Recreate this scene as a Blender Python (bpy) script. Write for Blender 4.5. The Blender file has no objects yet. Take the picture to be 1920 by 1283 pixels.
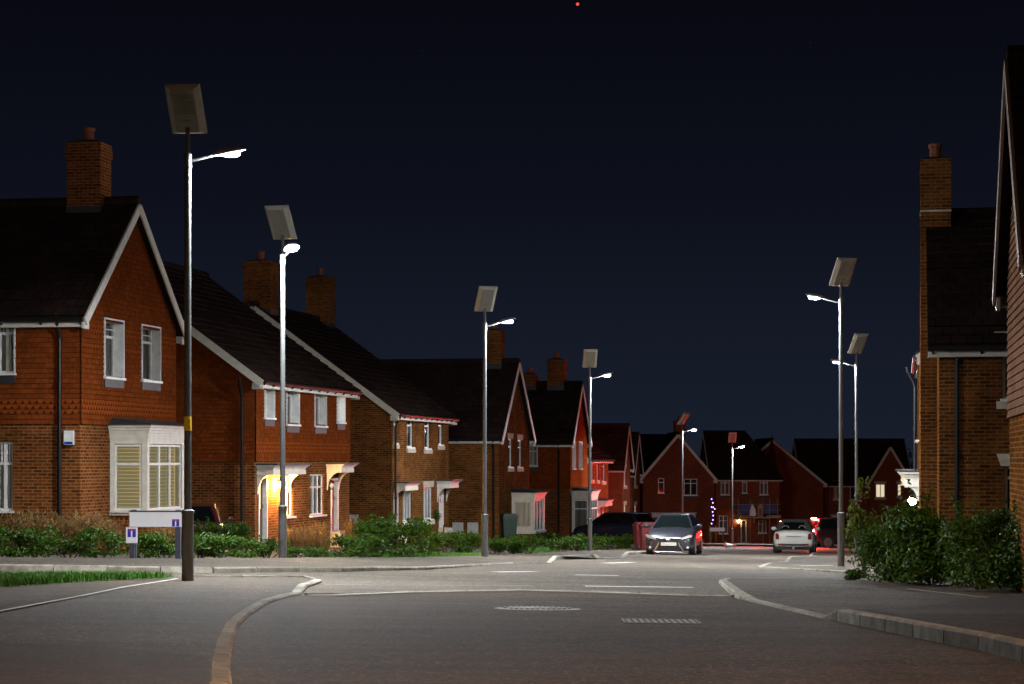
import bpy, bmesh, math, random
from mathutils import Vector, Matrix

random.seed(11)
R = math.radians
PI = math.pi
F, CX, HY = 4000.0, 960.0, 862.0          # focal length / principal point of the photograph in its own pixels
sc = bpy.context.scene
COL = sc.collection
Z = Vector((0, 0, 1))


def ss(t):
    t = max(0.0, min(1.0, t))
    return t * t * (3 - 2 * t)


def G(x, y):
    """height of the falling street (camera eye is z = 0)"""
    return -0.82 - 0.0328125 * y - 0.012 * x + 0.10 * ss(-x / 5.0) * ss((y - 30) / 9.0)


def gp(px, py, h=0.0):
    lo, hi = 4.0, 700.0
    k = (px - CX) / F
    for _ in range(50):
        m = (lo + hi) / 2
        if HY - F * (G(k * m, m) + h) / m > py:
            lo = m
        else:
            hi = m
    return Vector((k * lo, lo, G(k * lo, lo) + h))


# ------------------------------------------------------------------ materials
MATS = {}


def newmat(name):
    m = bpy.data.materials.new(name)
    m.use_nodes = True
    nt = m.node_tree
    return m, nt, nt.nodes['Principled BSDF']


def N(nt, t, **kw):
    n = nt.nodes.new(t)
    for k, v in kw.items():
        if k in n.inputs:
            n.inputs[k].default_value = v
        else:
            setattr(n, k, v)
    return n


def c4(c):
    return (c[0], c[1], c[2], 1.0)


def mixc(nt, fac, a, b, mode='MIX'):
    n = nt.nodes.new('ShaderNodeMix')
    n.data_type = 'RGBA'
    n.blend_type = mode
    for idx, v in ((0, fac), (6, a), (7, b)):
        if isinstance(v, bpy.types.NodeSocket):
            nt.links.new(v, n.inputs[idx])
        elif isinstance(v, (int, float)):
            n.inputs[idx].default_value = v
        else:
            n.inputs[idx].default_value = c4(v)
    return n.outputs[2]


def ramp(nt, src, stops):
    n = nt.nodes.new('ShaderNodeValToRGB')
    while len(n.color_ramp.elements) < len(stops):
        n.color_ramp.elements.new(0.5)
    for e, (p, c) in zip(n.color_ramp.elements, stops):
        e.position = p
        e.color = c4(c) if not isinstance(c, (int, float)) else (c, c, c, 1)
    nt.links.new(src, n.inputs[0])
    return n.outputs[0]


def plain(name, col, rough=0.6, metal=0.0, vary=0.12, scale=6.0, spec=0.5, bump=0.0):
    m, nt, b = newmat(name)
    geo = N(nt, 'ShaderNodeNewGeometry')
    no = N(nt, 'ShaderNodeTexNoise', Scale=scale, Detail=5.0)
    nt.links.new(geo.outputs['Position'], no.inputs['Vector'])
    r = ramp(nt, no.outputs[0], [(0.3, tuple(c * (1 - vary) for c in col)), (0.7, tuple(min(1, c * (1 + vary)) for c in col))])
    nt.links.new(r, b.inputs['Base Color'])
    b.inputs['Roughness'].default_value = rough
    b.inputs['Metallic'].default_value = metal
    b.inputs['Specular IOR Level'].default_value = spec
    if bump:
        bp = N(nt, 'ShaderNodeBump', Strength=bump, Distance=0.02)
        nt.links.new(no.outputs[0], bp.inputs['Height'])
        nt.links.new(bp.outputs[0], b.inputs['Normal'])
    MATS[name] = m
    return m


def folds(name, col):
    """hanging cloth: light and shade of soft pleats painted as vertical stripes"""
    m, nt, b = newmat(name)
    geo = N(nt, 'ShaderNodeNewGeometry')
    mp = N(nt, 'ShaderNodeMapping')
    mp.inputs['Scale'].default_value = (9, 9, .35)
    nt.links.new(geo.outputs['Position'], mp.inputs['Vector'])
    no = N(nt, 'ShaderNodeTexNoise', Scale=1.0, Detail=3.0)
    nt.links.new(mp.outputs[0], no.inputs['Vector'])
    r = ramp(nt, no.outputs[0], [(0.36, tuple(c * .45 for c in col)), (0.62, tuple(c * 1.25 for c in col))])
    nt.links.new(r, b.inputs['Base Color'])
    b.inputs['Roughness'].default_value = 0.9
    MATS[name] = m


def emis(name, col, strength):
    m, nt, b = newmat(name)
    b.inputs['Base Color'].default_value = c4(col)
    b.inputs['Emission Color'].default_value = c4(col)
    b.inputs['Emission Strength'].default_value = strength
    MATS[name] = m
    return m


def brickmat(name, c1, c2, mortar, bw=0.225, rh=0.075, ms=0.011, bump=0.5, rough=0.85, blotch=0.35, off=0.5):
    m, nt, b = newmat(name)
    uv = N(nt, 'ShaderNodeTexCoord')
    br = N(nt, 'ShaderNodeTexBrick')
    br.offset = off
    for k, v in (('Scale', 1.0), ('Mortar Size', ms), ('Mortar Smooth', 0.25), ('Bias', 0.0), ('Brick Width', bw), ('Row Height', rh)):
        br.inputs[k].default_value = v
    br.inputs['Color1'].default_value = c4(c1)
    br.inputs['Color2'].default_value = c4(c2)
    br.inputs['Mortar'].default_value = c4(mortar)
    nt.links.new(uv.outputs['UV'], br.inputs['Vector'])
    geo = N(nt, 'ShaderNodeNewGeometry')
    n1 = N(nt, 'ShaderNodeTexNoise', Scale=0.9, Detail=4.0)
    n2 = N(nt, 'ShaderNodeTexNoise', Scale=9.0, Detail=3.0)
    nt.links.new(geo.outputs['Position'], n1.inputs['Vector'])
    nt.links.new(geo.outputs['Position'], n2.inputs['Vector'])
    lo = 1 - blotch
    f1 = ramp(nt, n1.outputs[0], [(0.32, lo), (0.68, 1.0)])
    f2 = ramp(nt, n2.outputs[0], [(0.3, 0.72), (0.7, 1.0)])
    c = mixc(nt, 1.0, br.outputs['Color'], f1, 'MULTIPLY')
    c = mixc(nt, 1.0, c, f2, 'MULTIPLY')
    nt.links.new(c, b.inputs['Base Color'])
    b.inputs['Roughness'].default_value = rough
    b.inputs['Specular IOR Level'].default_value = 0.0
    bp = N(nt, 'ShaderNodeBump', Strength=bump, Distance=0.01)
    bp.invert = True
    nt.links.new(br.outputs['Fac'], bp.inputs['Height'])
    nt.links.new(bp.outputs[0], b.inputs['Normal'])
    MATS[name] = m
    return m


def asphalt(name, col, speck=0.5, rough=0.75, patch=0.25, spec=0.08, warm=(1.0, 0.94, 0.88)):
    m, nt, b = newmat(name)
    geo = N(nt, 'ShaderNodeNewGeometry')
    big = N(nt, 'ShaderNodeTexNoise', Scale=0.35, Detail=5.0, Roughness=0.6)
    mp = N(nt, 'ShaderNodeMapping')
    mp.inputs['Scale'].default_value = (0.25, 1.6, 1.0)
    nt.links.new(geo.outputs['Position'], mp.inputs['Vector'])
    streak = N(nt, 'ShaderNodeTexNoise', Scale=1.3, Detail=4.0)
    nt.links.new(mp.outputs[0], streak.inputs['Vector'])
    fine = N(nt, 'ShaderNodeTexVoronoi', Scale=55.0)
    mid = N(nt, 'ShaderNodeTexNoise', Scale=26.0, Detail=8.0, Roughness=0.85)
    for n in (big, fine, mid):
        nt.links.new(geo.outputs['Position'], n.inputs['Vector'])
    a = ramp(nt, big.outputs[0], [(0.3, tuple(c * (1 - patch) for c in col)), (0.7, tuple(c * (1 + patch) * w for c, w in zip(col, warm)))])
    s = ramp(nt, streak.outputs[0], [(0.36, 0.64), (0.62, 1.0)])
    g = ramp(nt, mid.outputs[0], [(0.40, 1 - speck), (0.60, 1.0)])
    c = mixc(nt, 1.0, a, s, 'MULTIPLY')
    c = mixc(nt, 1.0, c, g, 'MULTIPLY')
    coarse = N(nt, 'ShaderNodeTexVoronoi', Scale=17.0)
    nt.links.new(geo.outputs['Position'], coarse.inputs['Vector'])
    cv = ramp(nt, coarse.outputs['Color'], [(0.1, 0.62), (0.9, 1.30)])
    c = mixc(nt, 1.0, c, cv, 'MULTIPLY')
    chip = ramp(nt, fine.outputs['Color'], [(0.80, 0.0), (0.93, 1.0)])
    c = mixc(nt, chip, c, tuple(min(1, x * 2.6) for x in col))
    nt.links.new(c, b.inputs['Base Color'])
    b.inputs['Roughness'].default_value = rough
    b.inputs['Specular IOR Level'].default_value = spec
    bp = N(nt, 'ShaderNodeBump', Strength=0.9, Distance=0.02)
    nt.links.new(mid.outputs[0], bp.inputs['Height'])
    nt.links.new(bp.outputs[0], b.inputs['Normal'])
    MATS[name] = m
    return m


def leafmat(name, dark, light, rough=0.38, spec=0.5):
    m, nt, b = newmat(name)
    geo = N(nt, 'ShaderNodeNewGeometry')
    no = N(nt, 'ShaderNodeTexNoise', Scale=2.6, Detail=3.0)
    nt.links.new(geo.outputs['Position'], no.inputs['Vector'])
    wn = N(nt, 'ShaderNodeTexVoronoi', Scale=18.0)
    nt.links.new(geo.outputs['Position'], wn.inputs['Vector'])
    c = mixc(nt, no.outputs[0], dark, light)
    v = ramp(nt, wn.outputs['Color'], [(0.1, 0.55), (0.9, 1.25)])
    c = mixc(nt, 1.0, c, v, 'MULTIPLY')
    nt.links.new(c, b.inputs['Base Color'])
    b.inputs['Roughness'].default_value = rough
    b.inputs['Specular IOR Level'].default_value = spec
    t = N(nt, 'ShaderNodeBsdfTranslucent')
    nt.links.new(c, t.inputs[0])
    mx = N(nt, 'ShaderNodeMixShader')
    mx.inputs[0].default_value = 0.3
    nt.links.new(b.outputs[0], mx.inputs[1])
    nt.links.new(t.outputs[0], mx.inputs[2])
    nt.links.new(mx.outputs[0], nt.nodes['Material Output'].inputs['Surface'])
    MATS[name] = m
    return m


def glassmat(name, tint=(0.9, 0.95, 0.95)):
    m = bpy.data.materials.new(name)
    m.use_nodes = True
    nt = m.node_tree
    nt.nodes.remove(nt.nodes['Principled BSDF'])
    out = nt.nodes['Material Output']
    tr = N(nt, 'ShaderNodeBsdfTransparent')
    tr.inputs[0].default_value = c4(tint)
    gl = N(nt, 'ShaderNodeBsdfGlossy', Roughness=0.03)
    gl.inputs[0].default_value = (1, 1, 1, 1)
    fr = N(nt, 'ShaderNodeFresnel', IOR=1.5)
    mx = N(nt, 'ShaderNodeMixShader')
    nt.links.new(fr.outputs[0], mx.inputs[0])
    nt.links.new(tr.outputs[0], mx.inputs[1])
    nt.links.new(gl.outputs[0], mx.inputs[2])
    nt.links.new(mx.outputs[0], out.inputs['Surface'])
    MATS[name] = m
    return m


brickmat('brick_red', (0.31, 0.078, 0.018), (0.14, 0.030, 0.008), (0.30, 0.19, 0.085))
brickmat('brick_brown', (0.30, 0.092, 0.019), (0.12, 0.034, 0.009), (0.28, 0.17, 0.07), blotch=0.45)
brickmat('brick_far', (0.33, 0.078, 0.034), (0.25, 0.058, 0.026), (0.27, 0.12, 0.07), blotch=0.25)
brickmat('tile_hung', (0.255, 0.060, 0.0145), (0.185, 0.042, 0.0105), (0.09, 0.021, 0.006), bw=0.165, rh=0.115, ms=0.004, bump=0.3, rough=0.8, blotch=0.25)
brickmat('tile_dull', (0.34, 0.185, 0.12), (0.27, 0.145, 0.095), (0.11, 0.055, 0.036), bw=0.165, rh=0.115, ms=0.006, bump=0.4, rough=0.85, blotch=0.25)
def fancytile(name):
    """courses of pointed tiles: staggered dark notches painted for the shade between the points"""
    m, nt, b = newmat(name)
    uv = N(nt, 'ShaderNodeTexCoord')
    sp = N(nt, 'ShaderNodeSeparateXYZ')
    nt.links.new(uv.outputs['UV'], sp.inputs[0])

    def M(op, a, c=None):
        n = nt.nodes.new('ShaderNodeMath')
        n.operation = op
        for i, x in enumerate((a, c)):
            if x is None:
                continue
            if isinstance(x, (int, float)):
                n.inputs[i].default_value = x
            else:
                nt.links.new(x, n.inputs[i])
        return n.outputs[0]
    v = M('DIVIDE', M('ADD', sp.outputs[1], .0008), .115)
    row = M('FLOOR', v)
    fy = M('FRACT', v)
    fx = M('FRACT', M('ADD', M('DIVIDE', sp.outputs[0], .17), M('MULTIPLY', row, .5)))
    d = M('MULTIPLY', M('ABSOLUTE', M('SUBTRACT', fx, .5)), 2.0)
    mask = M('GREATER_THAN', d, M('ADD', M('MULTIPLY', fy, .9), .38))
    geo = N(nt, 'ShaderNodeNewGeometry')
    n1 = N(nt, 'ShaderNodeTexNoise', Scale=7.0, Detail=3.0)
    nt.links.new(geo.outputs['Position'], n1.inputs['Vector'])
    base = ramp(nt, n1.outputs[0], [(0.3, (.18, .039, .009)), (0.7, (.27, .058, .012))])
    c = mixc(nt, mask, base, (.06, .018, .007))
    nt.links.new(c, b.inputs['Base Color'])
    b.inputs['Roughness'].default_value = 0.8
    b.inputs['Specular IOR Level'].default_value = 0.0
    MATS[name] = m


fancytile('tile_fancy')
brickmat('roof_tile', (0.052, 0.033, 0.028), (0.034, 0.022, 0.019), (0.003, 0.0015, 0.0015), bw=0.30, rh=0.33, ms=0.008, bump=0.5, rough=0.9, blotch=0.4)
plain('white_paint', (0.66, 0.63, 0.55), 0.5)
plain('wood_dim', (0.20, 0.155, 0.12), 0.6)  # white woodwork darkened in colour to look dimly lit
plain('upvc', (0.74, 0.74, 0.71), 0.35)
plain('stone', (0.55, 0.47, 0.36), 0.85, vary=0.2)
plain('lead', (0.03, 0.032, 0.036), 0.55, vary=0.2)
plain('black_plastic', (0.012, 0.012, 0.013), 0.3)
plain('clay_pot', (0.24, 0.075, 0.04), 0.8)
plain('meter_white', (0.55, 0.54, 0.50), 0.5)
plain('blue_plastic', (0.02, 0.05, 0.35), 0.4)
plain('dark_room', (0.02, 0.02, 0.02), 0.9)  # near-black sheet behind panes, standing in for the shade of unlit rooms
plain('door_dark', (0.05, 0.03, 0.025), 0.4)
plain('door_red', (0.36, 0.05, 0.03), 0.4)
def kerbmat(name):
    m, nt, b = newmat(name)
    geo = N(nt, 'ShaderNodeNewGeometry')
    n1 = N(nt, 'ShaderNodeTexNoise', Scale=6.0, Detail=6.0)
    n2 = N(nt, 'ShaderNodeTexNoise', Scale=60.0, Detail=4.0)
    for n in (n1, n2):
        nt.links.new(geo.outputs['Position'], n.inputs['Vector'])
    isl = ramp(nt, geo.outputs['Random Per Island'], [(0.0, (.27, .24, .19)), (0.5, (.40, .37, .30)), (1.0, (.54, .50, .42))])
    d = ramp(nt, n1.outputs[0], [(0.33, 0.55), (0.6, 1.0)])
    g = ramp(nt, n2.outputs[0], [(0.3, 0.7), (0.7, 1.0)])
    c = mixc(nt, 1.0, mixc(nt, 1.0, isl, d, 'MULTIPLY'), g, 'MULTIPLY')
    nt.links.new(c, b.inputs['Base Color'])
    b.inputs['Roughness'].default_value = 0.9
    b.inputs['Specular IOR Level'].default_value = 0.2
    bp = N(nt, 'ShaderNodeBump', Strength=0.5, Distance=0.006)
    nt.links.new(n2.outputs[0], bp.inputs['Height'])
    nt.links.new(bp.outputs[0], b.inputs['Normal'])
    MATS[name] = m


kerbmat('kerb_stone')
plain('soil', (0.03, 0.024, 0.017), 0.95, vary=0.4, bump=0.5)
plain('turf', (0.04, 0.10, 0.014), 0.9, vary=0.4)
plain('line_paint', (0.66, 0.66, 0.62), 0.7, vary=0.3, scale=14)
plain('channel', (0.46, 0.44, 0.39), 0.85, vary=0.3, scale=8)
plain('iron', (0.20, 0.195, 0.18), 0.5, metal=0.2, vary=0.3, scale=30, bump=0.8)
plain('iron_dark', (0.012, 0.011, 0.010), 0.7)
plain('galv', (0.085, 0.088, 0.088), 0.5, metal=0.3, vary=0.12, scale=10)
plain('galv_base', (0.10, 0.098, 0.095), 0.6, metal=0.2, vary=0.15, scale=10)
plain('panel_frame', (0.48, 0.46, 0.41), 0.5, metal=0.3)
plain('panel_back', (0.20, 0.19, 0.16), 0.6)
plain('panel_cells', (0.01, 0.012, 0.03), 0.15)
plain('head_grey', (0.35, 0.36, 0.37), 0.45, metal=0.4)
plain('yellow_band', (0.75, 0.48, 0.02), 0.6)
plain('sign_white', (0.78, 0.77, 0.80), 0.45, vary=0.04)
plain('sign_blue', (0.01, 0.03, 0.42), 0.4, vary=0.05)
plain('sign_red', (0.55, 0.02, 0.03), 0.4, vary=0.05)
plain('sign_post', (0.04, 0.045, 0.07), 0.5)
plain('bin_green', (0.012, 0.035, 0.024), 0.5)
plain('bin_red', (0.11, 0.012, 0.013), 0.45)
plain('stem', (0.06, 0.04, 0.022), 0.9, vary=0.3)
plain('grass_blade', (0.06, 0.16, 0.018), 0.6, vary=0.4, scale=3, spec=0.2)


def thin_blade(name, col, trans, vary):
    """blades and leaves that let part of the light through"""
    m = plain(name, col, 0.8, vary=vary, scale=4, spec=0.1)
    nt = m.node_tree
    b = nt.nodes['Principled BSDF']
    t = N(nt, 'ShaderNodeBsdfTranslucent')
    nt.links.new(b.inputs['Base Color'].links[0].from_socket, t.inputs[0])
    mx = N(nt, 'ShaderNodeMixShader')
    mx.inputs[0].default_value = trans
    nt.links.new(b.outputs[0], mx.inputs[1])
    nt.links.new(t.outputs[0], mx.inputs[2])
    nt.links.new(mx.outputs[0], nt.nodes['Material Output'].inputs['Surface'])


thin_blade('dry_grass', (0.24, 0.15, 0.062), 0.5, 0.35)
plain('timber', (0.42, 0.25, 0.07), 0.8)
plain('tarp_blue', (0.03, 0.04, 0.22), 0.6, vary=0.3)
plain('scaffold_tube', (0.30, 0.29, 0.28), 0.5, metal=0.5)
plain('board', (0.36, 0.26, 0.15), 0.85)
plain('cone_orange', (0.65, 0.08, 0.03), 0.5)
leafmat('leaf_low', (0.016, 0.046, 0.003), (0.058, 0.122, 0.006), 0.5, 0.2)
leafmat('leaf_dark', (0.018, 0.050, 0.004), (0.068, 0.128, 0.008), 0.45, 0.22)
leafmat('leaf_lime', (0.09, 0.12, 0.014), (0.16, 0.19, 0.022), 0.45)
leafmat('leaf_tree', (0.006, 0.009, 0.006), (0.010, 0.014, 0.009), 0.7)
glassmat('glass')
plain('car_glass', (0.004, 0.006, 0.006), 0.08, vary=0.0, spec=0.25)
plain('tyre', (0.012, 0.012, 0.012), 0.8)
plain('rim', (0.35, 0.35, 0.36), 0.3, metal=0.8)
plain('chrome', (0.75, 0.76, 0.78), 0.12, metal=1.0, vary=0.02)
plain('headlamp', (0.62, 0.64, 0.64), 0.12, vary=0.15, scale=20)
plain('amber', (0.7, 0.22, 0.03), 0.3)
plain('taillamp', (0.16, 0.012, 0.018), 0.2)
plain('plate', (0.72, 0.71, 0.66), 0.5)
plain('car_trim', (0.010, 0.010, 0.011), 0.55)
plain('soft_top', (0.035, 0.033, 0.032), 0.9)


def paint(name, col, metal=0.3, rough=0.32):
    m, nt, b = newmat(name)
    b.inputs['Base Color'].default_value = c4(col)
    b.inputs['Metallic'].default_value = metal
    b.inputs['Roughness'].default_value = rough
    b.inputs['Coat Weight'].default_value = 0.8
    b.inputs['Coat Roughness'].default_value = 0.08
    MATS[name] = m


paint('paint_grey', (0.030, 0.031, 0.042), 0.35, 0.36)
paint('paint_white', (0.62, 0.60, 0.53), 0.0, 0.35)
paint('paint_navy', (0.010, 0.014, 0.035), 0.2, 0.3)
paint('paint_maroon', (0.08, 0.012, 0.015), 0.2, 0.3)
paint('paint_dark', (0.03, 0.012, 0.012), 0.2, 0.35)
asphalt('road_asphalt', (0.195, 0.165, 0.130), speck=0.66, patch=0.18)
asphalt('dim_road_asphalt', (0.128, 0.088, 0.056), speck=0.75, patch=0.22)
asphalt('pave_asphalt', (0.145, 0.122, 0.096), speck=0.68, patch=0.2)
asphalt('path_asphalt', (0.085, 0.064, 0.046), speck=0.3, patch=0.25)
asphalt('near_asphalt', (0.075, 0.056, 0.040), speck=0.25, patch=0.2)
emis('lamp_white', (0.96, 0.98, 1.0), 23000.0)
emis('lamp_first', (0.90, 0.95, 1.0), 10800.0)
emis('lamp_second', (0.93, 0.98, 1.0), 12000.0)
emis('lamp_warm', (1.0, 0.54, 0.24), 56000.0)
emis('lamp_faint', (0.90, 0.95, 1.0), 12000.0)
folds('blind_pale', (0.42, 0.39, 0.30))
folds('blind_grey', (0.17, 0.16, 0.14))
emis('bulb_warm', (1.0, 0.50, 0.13), 9000.0)
emis('bulb_far', (1.0, 0.62, 0.25), 150.0)
emis('tail_lit', (1.0, 0.022, 0.012), 6500.0)
emis('blind_dim', (0.9, 0.72, 0.38), 0.42)
emis('blind_bright', (1.0, 0.97, 0.9), 1.6)
emis('glowing_slat', (0.42, 0.36, 0.20), 0.26)  # slats given their own glow, in place of room light on them
emis('blind_lit', (1.0, 0.84, 0.58), 0.75)
emis('blind_warm', (1.0, 0.62, 0.25), 0.75)
emis('fairy', (0.45, 0.28, 1.0), 6.0)
emis('aircraft_red', (1.0, 0.08, 0.06), 1.2)


# ------------------------------------------------------------------ mesh builder
class MB:
    def __init__(s):
        s.v, s.f, s.uv, s.mi, s.sm = [], [], [], [], []

    def face(s, pts, uvs=None, m=0, smooth=False):
        i = len(s.v)
        s.v += [Vector(p) for p in pts]
        s.f.append(list(range(i, i + len(pts))))
        s.uv.append(uvs or [(p[0] + p[1], p[2]) for p in s.v[i:]])
        s.mi.append(m)
        s.sm.append(smooth)

    def box(s, fn, a0, a1, b0, b1, c0, c1, m=0):
        p = lambda a, b, c: fn(a, b, c)
        s.face([p(a0, b0, c0), p(a1, b0, c0), p(a1, b0, c1), p(a0, b0, c1)], [(a0, c0), (a1, c0), (a1, c1), (a0, c1)], m)
        s.face([p(a1, b1, c0), p(a0, b1, c0), p(a0, b1, c1), p(a1, b1, c1)], [(a1, c0), (a0, c0), (a0, c1), (a1, c1)], m)
        s.face([p(a0, b1, c0), p(a0, b0, c0), p(a0, b0, c1), p(a0, b1, c1)], [(b1, c0), (b0, c0), (b0, c1), (b1, c1)], m)
        s.face([p(a1, b0, c0), p(a1, b1, c0), p(a1, b1, c1), p(a1, b0, c1)], [(b0, c0), (b1, c0), (b1, c1), (b0, c1)], m)
        s.face([p(a0, b0, c1), p(a1, b0, c1), p(a1, b1, c1), p(a0, b1, c1)], [(a0, b0), (a1, b0), (a1, b1), (a0, b1)], m)
        s.face([p(a0, b1, c0), p(a1, b1, c0), p(a1, b0, c0), p(a0, b0, c0)], [(a0, b1), (a1, b1), (a1, b0), (a0, b0)], m)

    def beam(s, p0, p1, side, w, h, m=0):
        """bar from p0 to p1; w along 'side', h along the third axis, centred"""
        p0, p1 = Vector(p0), Vector(p1)
        t = (p1 - p0).normalized()
        sd = (Vector(side) - t * Vector(side).dot(t)).normalized()
        up = t.cross(sd)
        L = (p1 - p0).length
        s.box(lambda a, b, c: p0 + t * a + sd * b + up * c, 0, L, -w / 2, w / 2, -h / 2, h / 2, m)

    def tube(s, path, r, n=10, m=0, caps=True):
        path = [Vector(p) for p in path]
        rs = r if isinstance(r, (list, tuple)) else [r] * len(path)
        rings = []
        prev = None
        for i, p in enumerate(path):
            t = (path[min(i + 1, len(path) - 1)] - path[max(i - 1, 0)])
            t = t.normalized() if t.length > 1e-9 else Z
            ref = prev if prev is not None else (Vector((1, 0, 0)) if abs(t.x) < 0.9 else Vector((0, 1, 0)))
            u = (ref - t * ref.dot(t)).normalized()
            prev = u
            w = t.cross(u)
            rings.append([p + (u * math.cos(2 * PI * k / n) + w * math.sin(2 * PI * k / n)) * rs[i] for k in range(n)])
        for a, b in zip(rings[:-1], rings[1:]):
            for k in range(n):
                k2 = (k + 1) % n
                s.face([a[k], a[k2], b[k2], b[k]], None, m, True)
        if caps:
            s.face(list(reversed(rings[0])), None, m)
            s.face(rings[-1], None, m)

    def sphere(s, c, r, n=8, k=6, m=0, sc3=(1, 1, 1), zmin=-1.0, zmax=1.0):
        c = Vector(c)
        t0, t1 = math.asin(zmin), math.asin(zmax)
        rows = []
        for i in range(k + 1):
            t = t0 + (t1 - t0) * i / k
            rows.append([c + Vector((math.cos(t) * math.cos(2 * PI * j / n) * r * sc3[0], math.cos(t) * math.sin(2 * PI * j / n) * r * sc3[1], math.sin(t) * r * sc3[2])) for j in range(n)])
        for a, b in zip(rows[:-1], rows[1:]):
            for j in range(n):
                j2 = (j + 1) % n
                s.face([a[j], a[j2], b[j2], b[j]], None, m, True)

    def build(s, name, mat, parent=None, weld=False, bevel=0.0, sub=0, sharp=None):
        org = ORG.get(parent.name, Vector((0, 0, 0))) if parent is not None else Vector((0, 0, 0))
        me = bpy.data.meshes.new(name)
        me.from_pydata([v - org for v in s.v], [], s.f)
        uvl = me.uv_layers.new(name='UVMap')
        flat = [c for f in s.uv for uvp in f for c in uvp]
        uvl.data.foreach_set('uv', flat)
        me.polygons.foreach_set('material_index', s.mi)
        me.polygons.foreach_set('use_smooth', s.sm)
        for mm in (mat if isinstance(mat, (list, tuple)) else [mat]):
            me.materials.append(MATS[mm])
        if weld:
            bm = bmesh.new()
            bm.from_mesh(me)
            bmesh.ops.remove_doubles(bm, verts=bm.verts, dist=1e-4)
            bmesh.ops.recalc_face_normals(bm, faces=bm.faces)
            bm.to_mesh(me)
            bm.free()
        if sharp:
            me.set_sharp_from_angle(angle=R(sharp))
        o = bpy.data.objects.new(name, me)
        COL.objects.link(o)
        if parent is not None:
            o.parent = parent
            ORG[o.name] = org
        if bevel:
            md = o.modifiers.new('Bevel', 'BEVEL')
            md.width = bevel
            md.segments = 2
            md.limit_method = 'ANGLE'
        if sub:
            md = o.modifiers.new('Sub', 'SUBSURF')
            md.levels = md.render_levels = sub
        return o


ORG = {}
ID = lambda a, b, c: Vector((a, b, c))


def thing(name, label, cat, loc=(0, 0, 0), group=None, local=False):
    o = bpy.data.objects.new(name, None)
    o.empty_display_size = 0.2
    COL.objects.link(o)
    o.location = loc
    o['label'] = label
    o['category'] = cat
    if group:
        o['group'] = group
    ORG[o.name] = Vector((0, 0, 0)) if local else Vector(loc)
    return o


def tag(o, label, cat, group=None):
    o['label'] = label
    o['category'] = cat
    if group:
        o['group'] = group
    return o


def structure(o):
    o['kind'] = 'structure'
    return o


def copy_tree(o, parent=None):
    c = o.copy()
    COL.objects.link(c)
    if parent is not None:
        c.parent = parent
    for ch in list(o.children):
        copy_tree(ch, c)
    return c
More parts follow.
